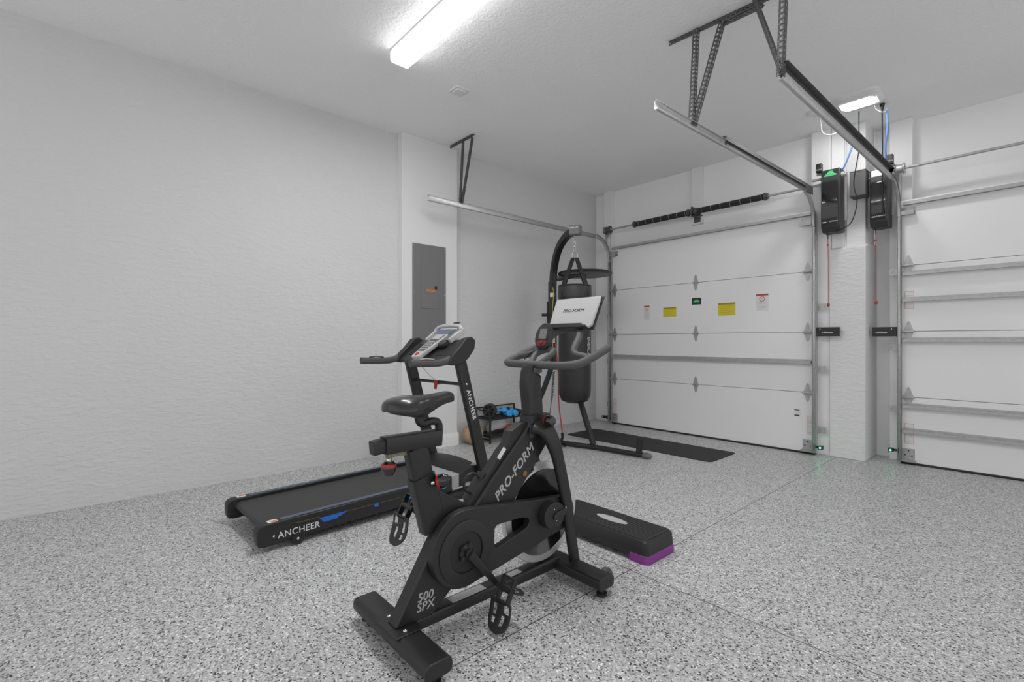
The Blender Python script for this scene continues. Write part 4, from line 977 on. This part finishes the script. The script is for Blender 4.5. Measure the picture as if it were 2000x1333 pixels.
def dumbbell(loc, rz, m, r_, L_, lab, grp):
    o = thing('dumbbell', loc, lab, 'dumbbell', grp, rz=rz)
    for s in (-1, 1):
        h = MB().lathe([(0, -.03), (r_ * .75, -.03), (r_, -.018), (r_, .018), (r_ * .75, .03), (0, .03)], (s * (L_ / 2 - .03), 0, 0), (s, 0, 0), 6 if m is not M_lblue else 24).build('head', m, o, bevel=.003)
        MB().torus((s * (L_ / 2 + .0005), 0, 0), (1, 0, 0), r_ * .45, .003, 20, 6).build('number_ring', m if m is not M_lblue else M_blue, h)
    MB().cyl((-L_ / 2 + .05, 0, 0), (L_ / 2 - .05, 0, 0), .013, 12).build('handle', m, o)
    return o
def place(base, loc, rz, lab):
    c = copytree(base); c.location = loc; c.rotation_euler = (0, 0, rz); c['label'] = lab; return c
db = dumbbell((-4.19, 3.655, ZS + .037), R(-20), M_lblue, .036, .17, 'bright blue dumbbell, front left of the blue pair on the rack', 'blue dumbbells')
place(db, (-4.18, 3.735, ZS + .037), R(-18), 'bright blue dumbbell, front right of the blue pair on the rack')
place(db, (-4.27, 3.60, ZS + .062), R(60), 'bright blue dumbbell lying behind the front pair near the ab wheel')
dk = dumbbell((-4.31, 3.73, ZS + .036), R(0), mat('black_neoprene', (.02, .016, .016), .5), .036, .17, 'black dumbbell behind the blue pair at the back of the rack', 'black dumbbells')
place(dk, (-4.30, 3.82, ZS + .036), R(5), 'black dumbbell in the back right corner of the rack')
place(dk, (-4.19, 3.825, ZS + .036), R(-15), 'black dumbbell right of the blue pair at the front of the rack')
# things on the lower shelf
tag(MB().loft([[(x, y + dy, z) for x, z in [(-.03 * w, .0), (.03 * w, 0), (.035 * w, .02 * w), (0, .04 * w), (-.035 * w, .02 * w)]] for y, w, dy in ((-.16, .4, 0), (-.1, 1, 0), (0, 1.1, 0), (.1, .9, 0), (.16, .4, 0))]).build('rolled_strap', M_rub, sub=1), 'black strap bundle on the lower shelf of the rack', 'strap')
D.objects['rolled_strap'].location = (-4.25, 3.60, .084)
o_ = tag(MB().sphere((0, 0, 0), .05, (1, 1.25, .85), 20).build('red_bundle', mat('red_vinyl', (.62, .035, .02), .35, bump=.4, bscale=25)), 'red rubber exercise bundle on the lower shelf of the rack', 'exercise gear')
o_.location = (-4.19, 3.70, .128)
o_ = tag(MB().loft([[(a, b, z) for a, b in rrect(w, l, .03, 3)] for z, w, l in ((0, .10, .30), (.05, .11, .32), (.12, .07, .26), (.15, .03, .2))]).build('plastic_bag', mat('clear_plastic_film', .55, .2, bump=1, bscale=20)), 'crumpled pale plastic bag at the back of the lower shelf', 'bag')
o_.location = (-4.31, 3.62, .083)
# medicine ball
ball = thing('medicine_ball', (-4.235, 3.19, .115), 'tan stitched medicine ball on the floor between column and rack', 'ball')
MB().sphere((0, 0, 0), .115, n=32).build('ball_shell', M_tan, ball)
sm = MB()
for ax in ((1, 0, 0), (0, 1, .2), (.7, .7, 0), (.7, -.7, 0)): sm.torus((0, 0, 0), ax, .1145, .0018, 48, 6)
sm.build('seams', mat('dark_seam', (.08, .05, .03), .7), ball)
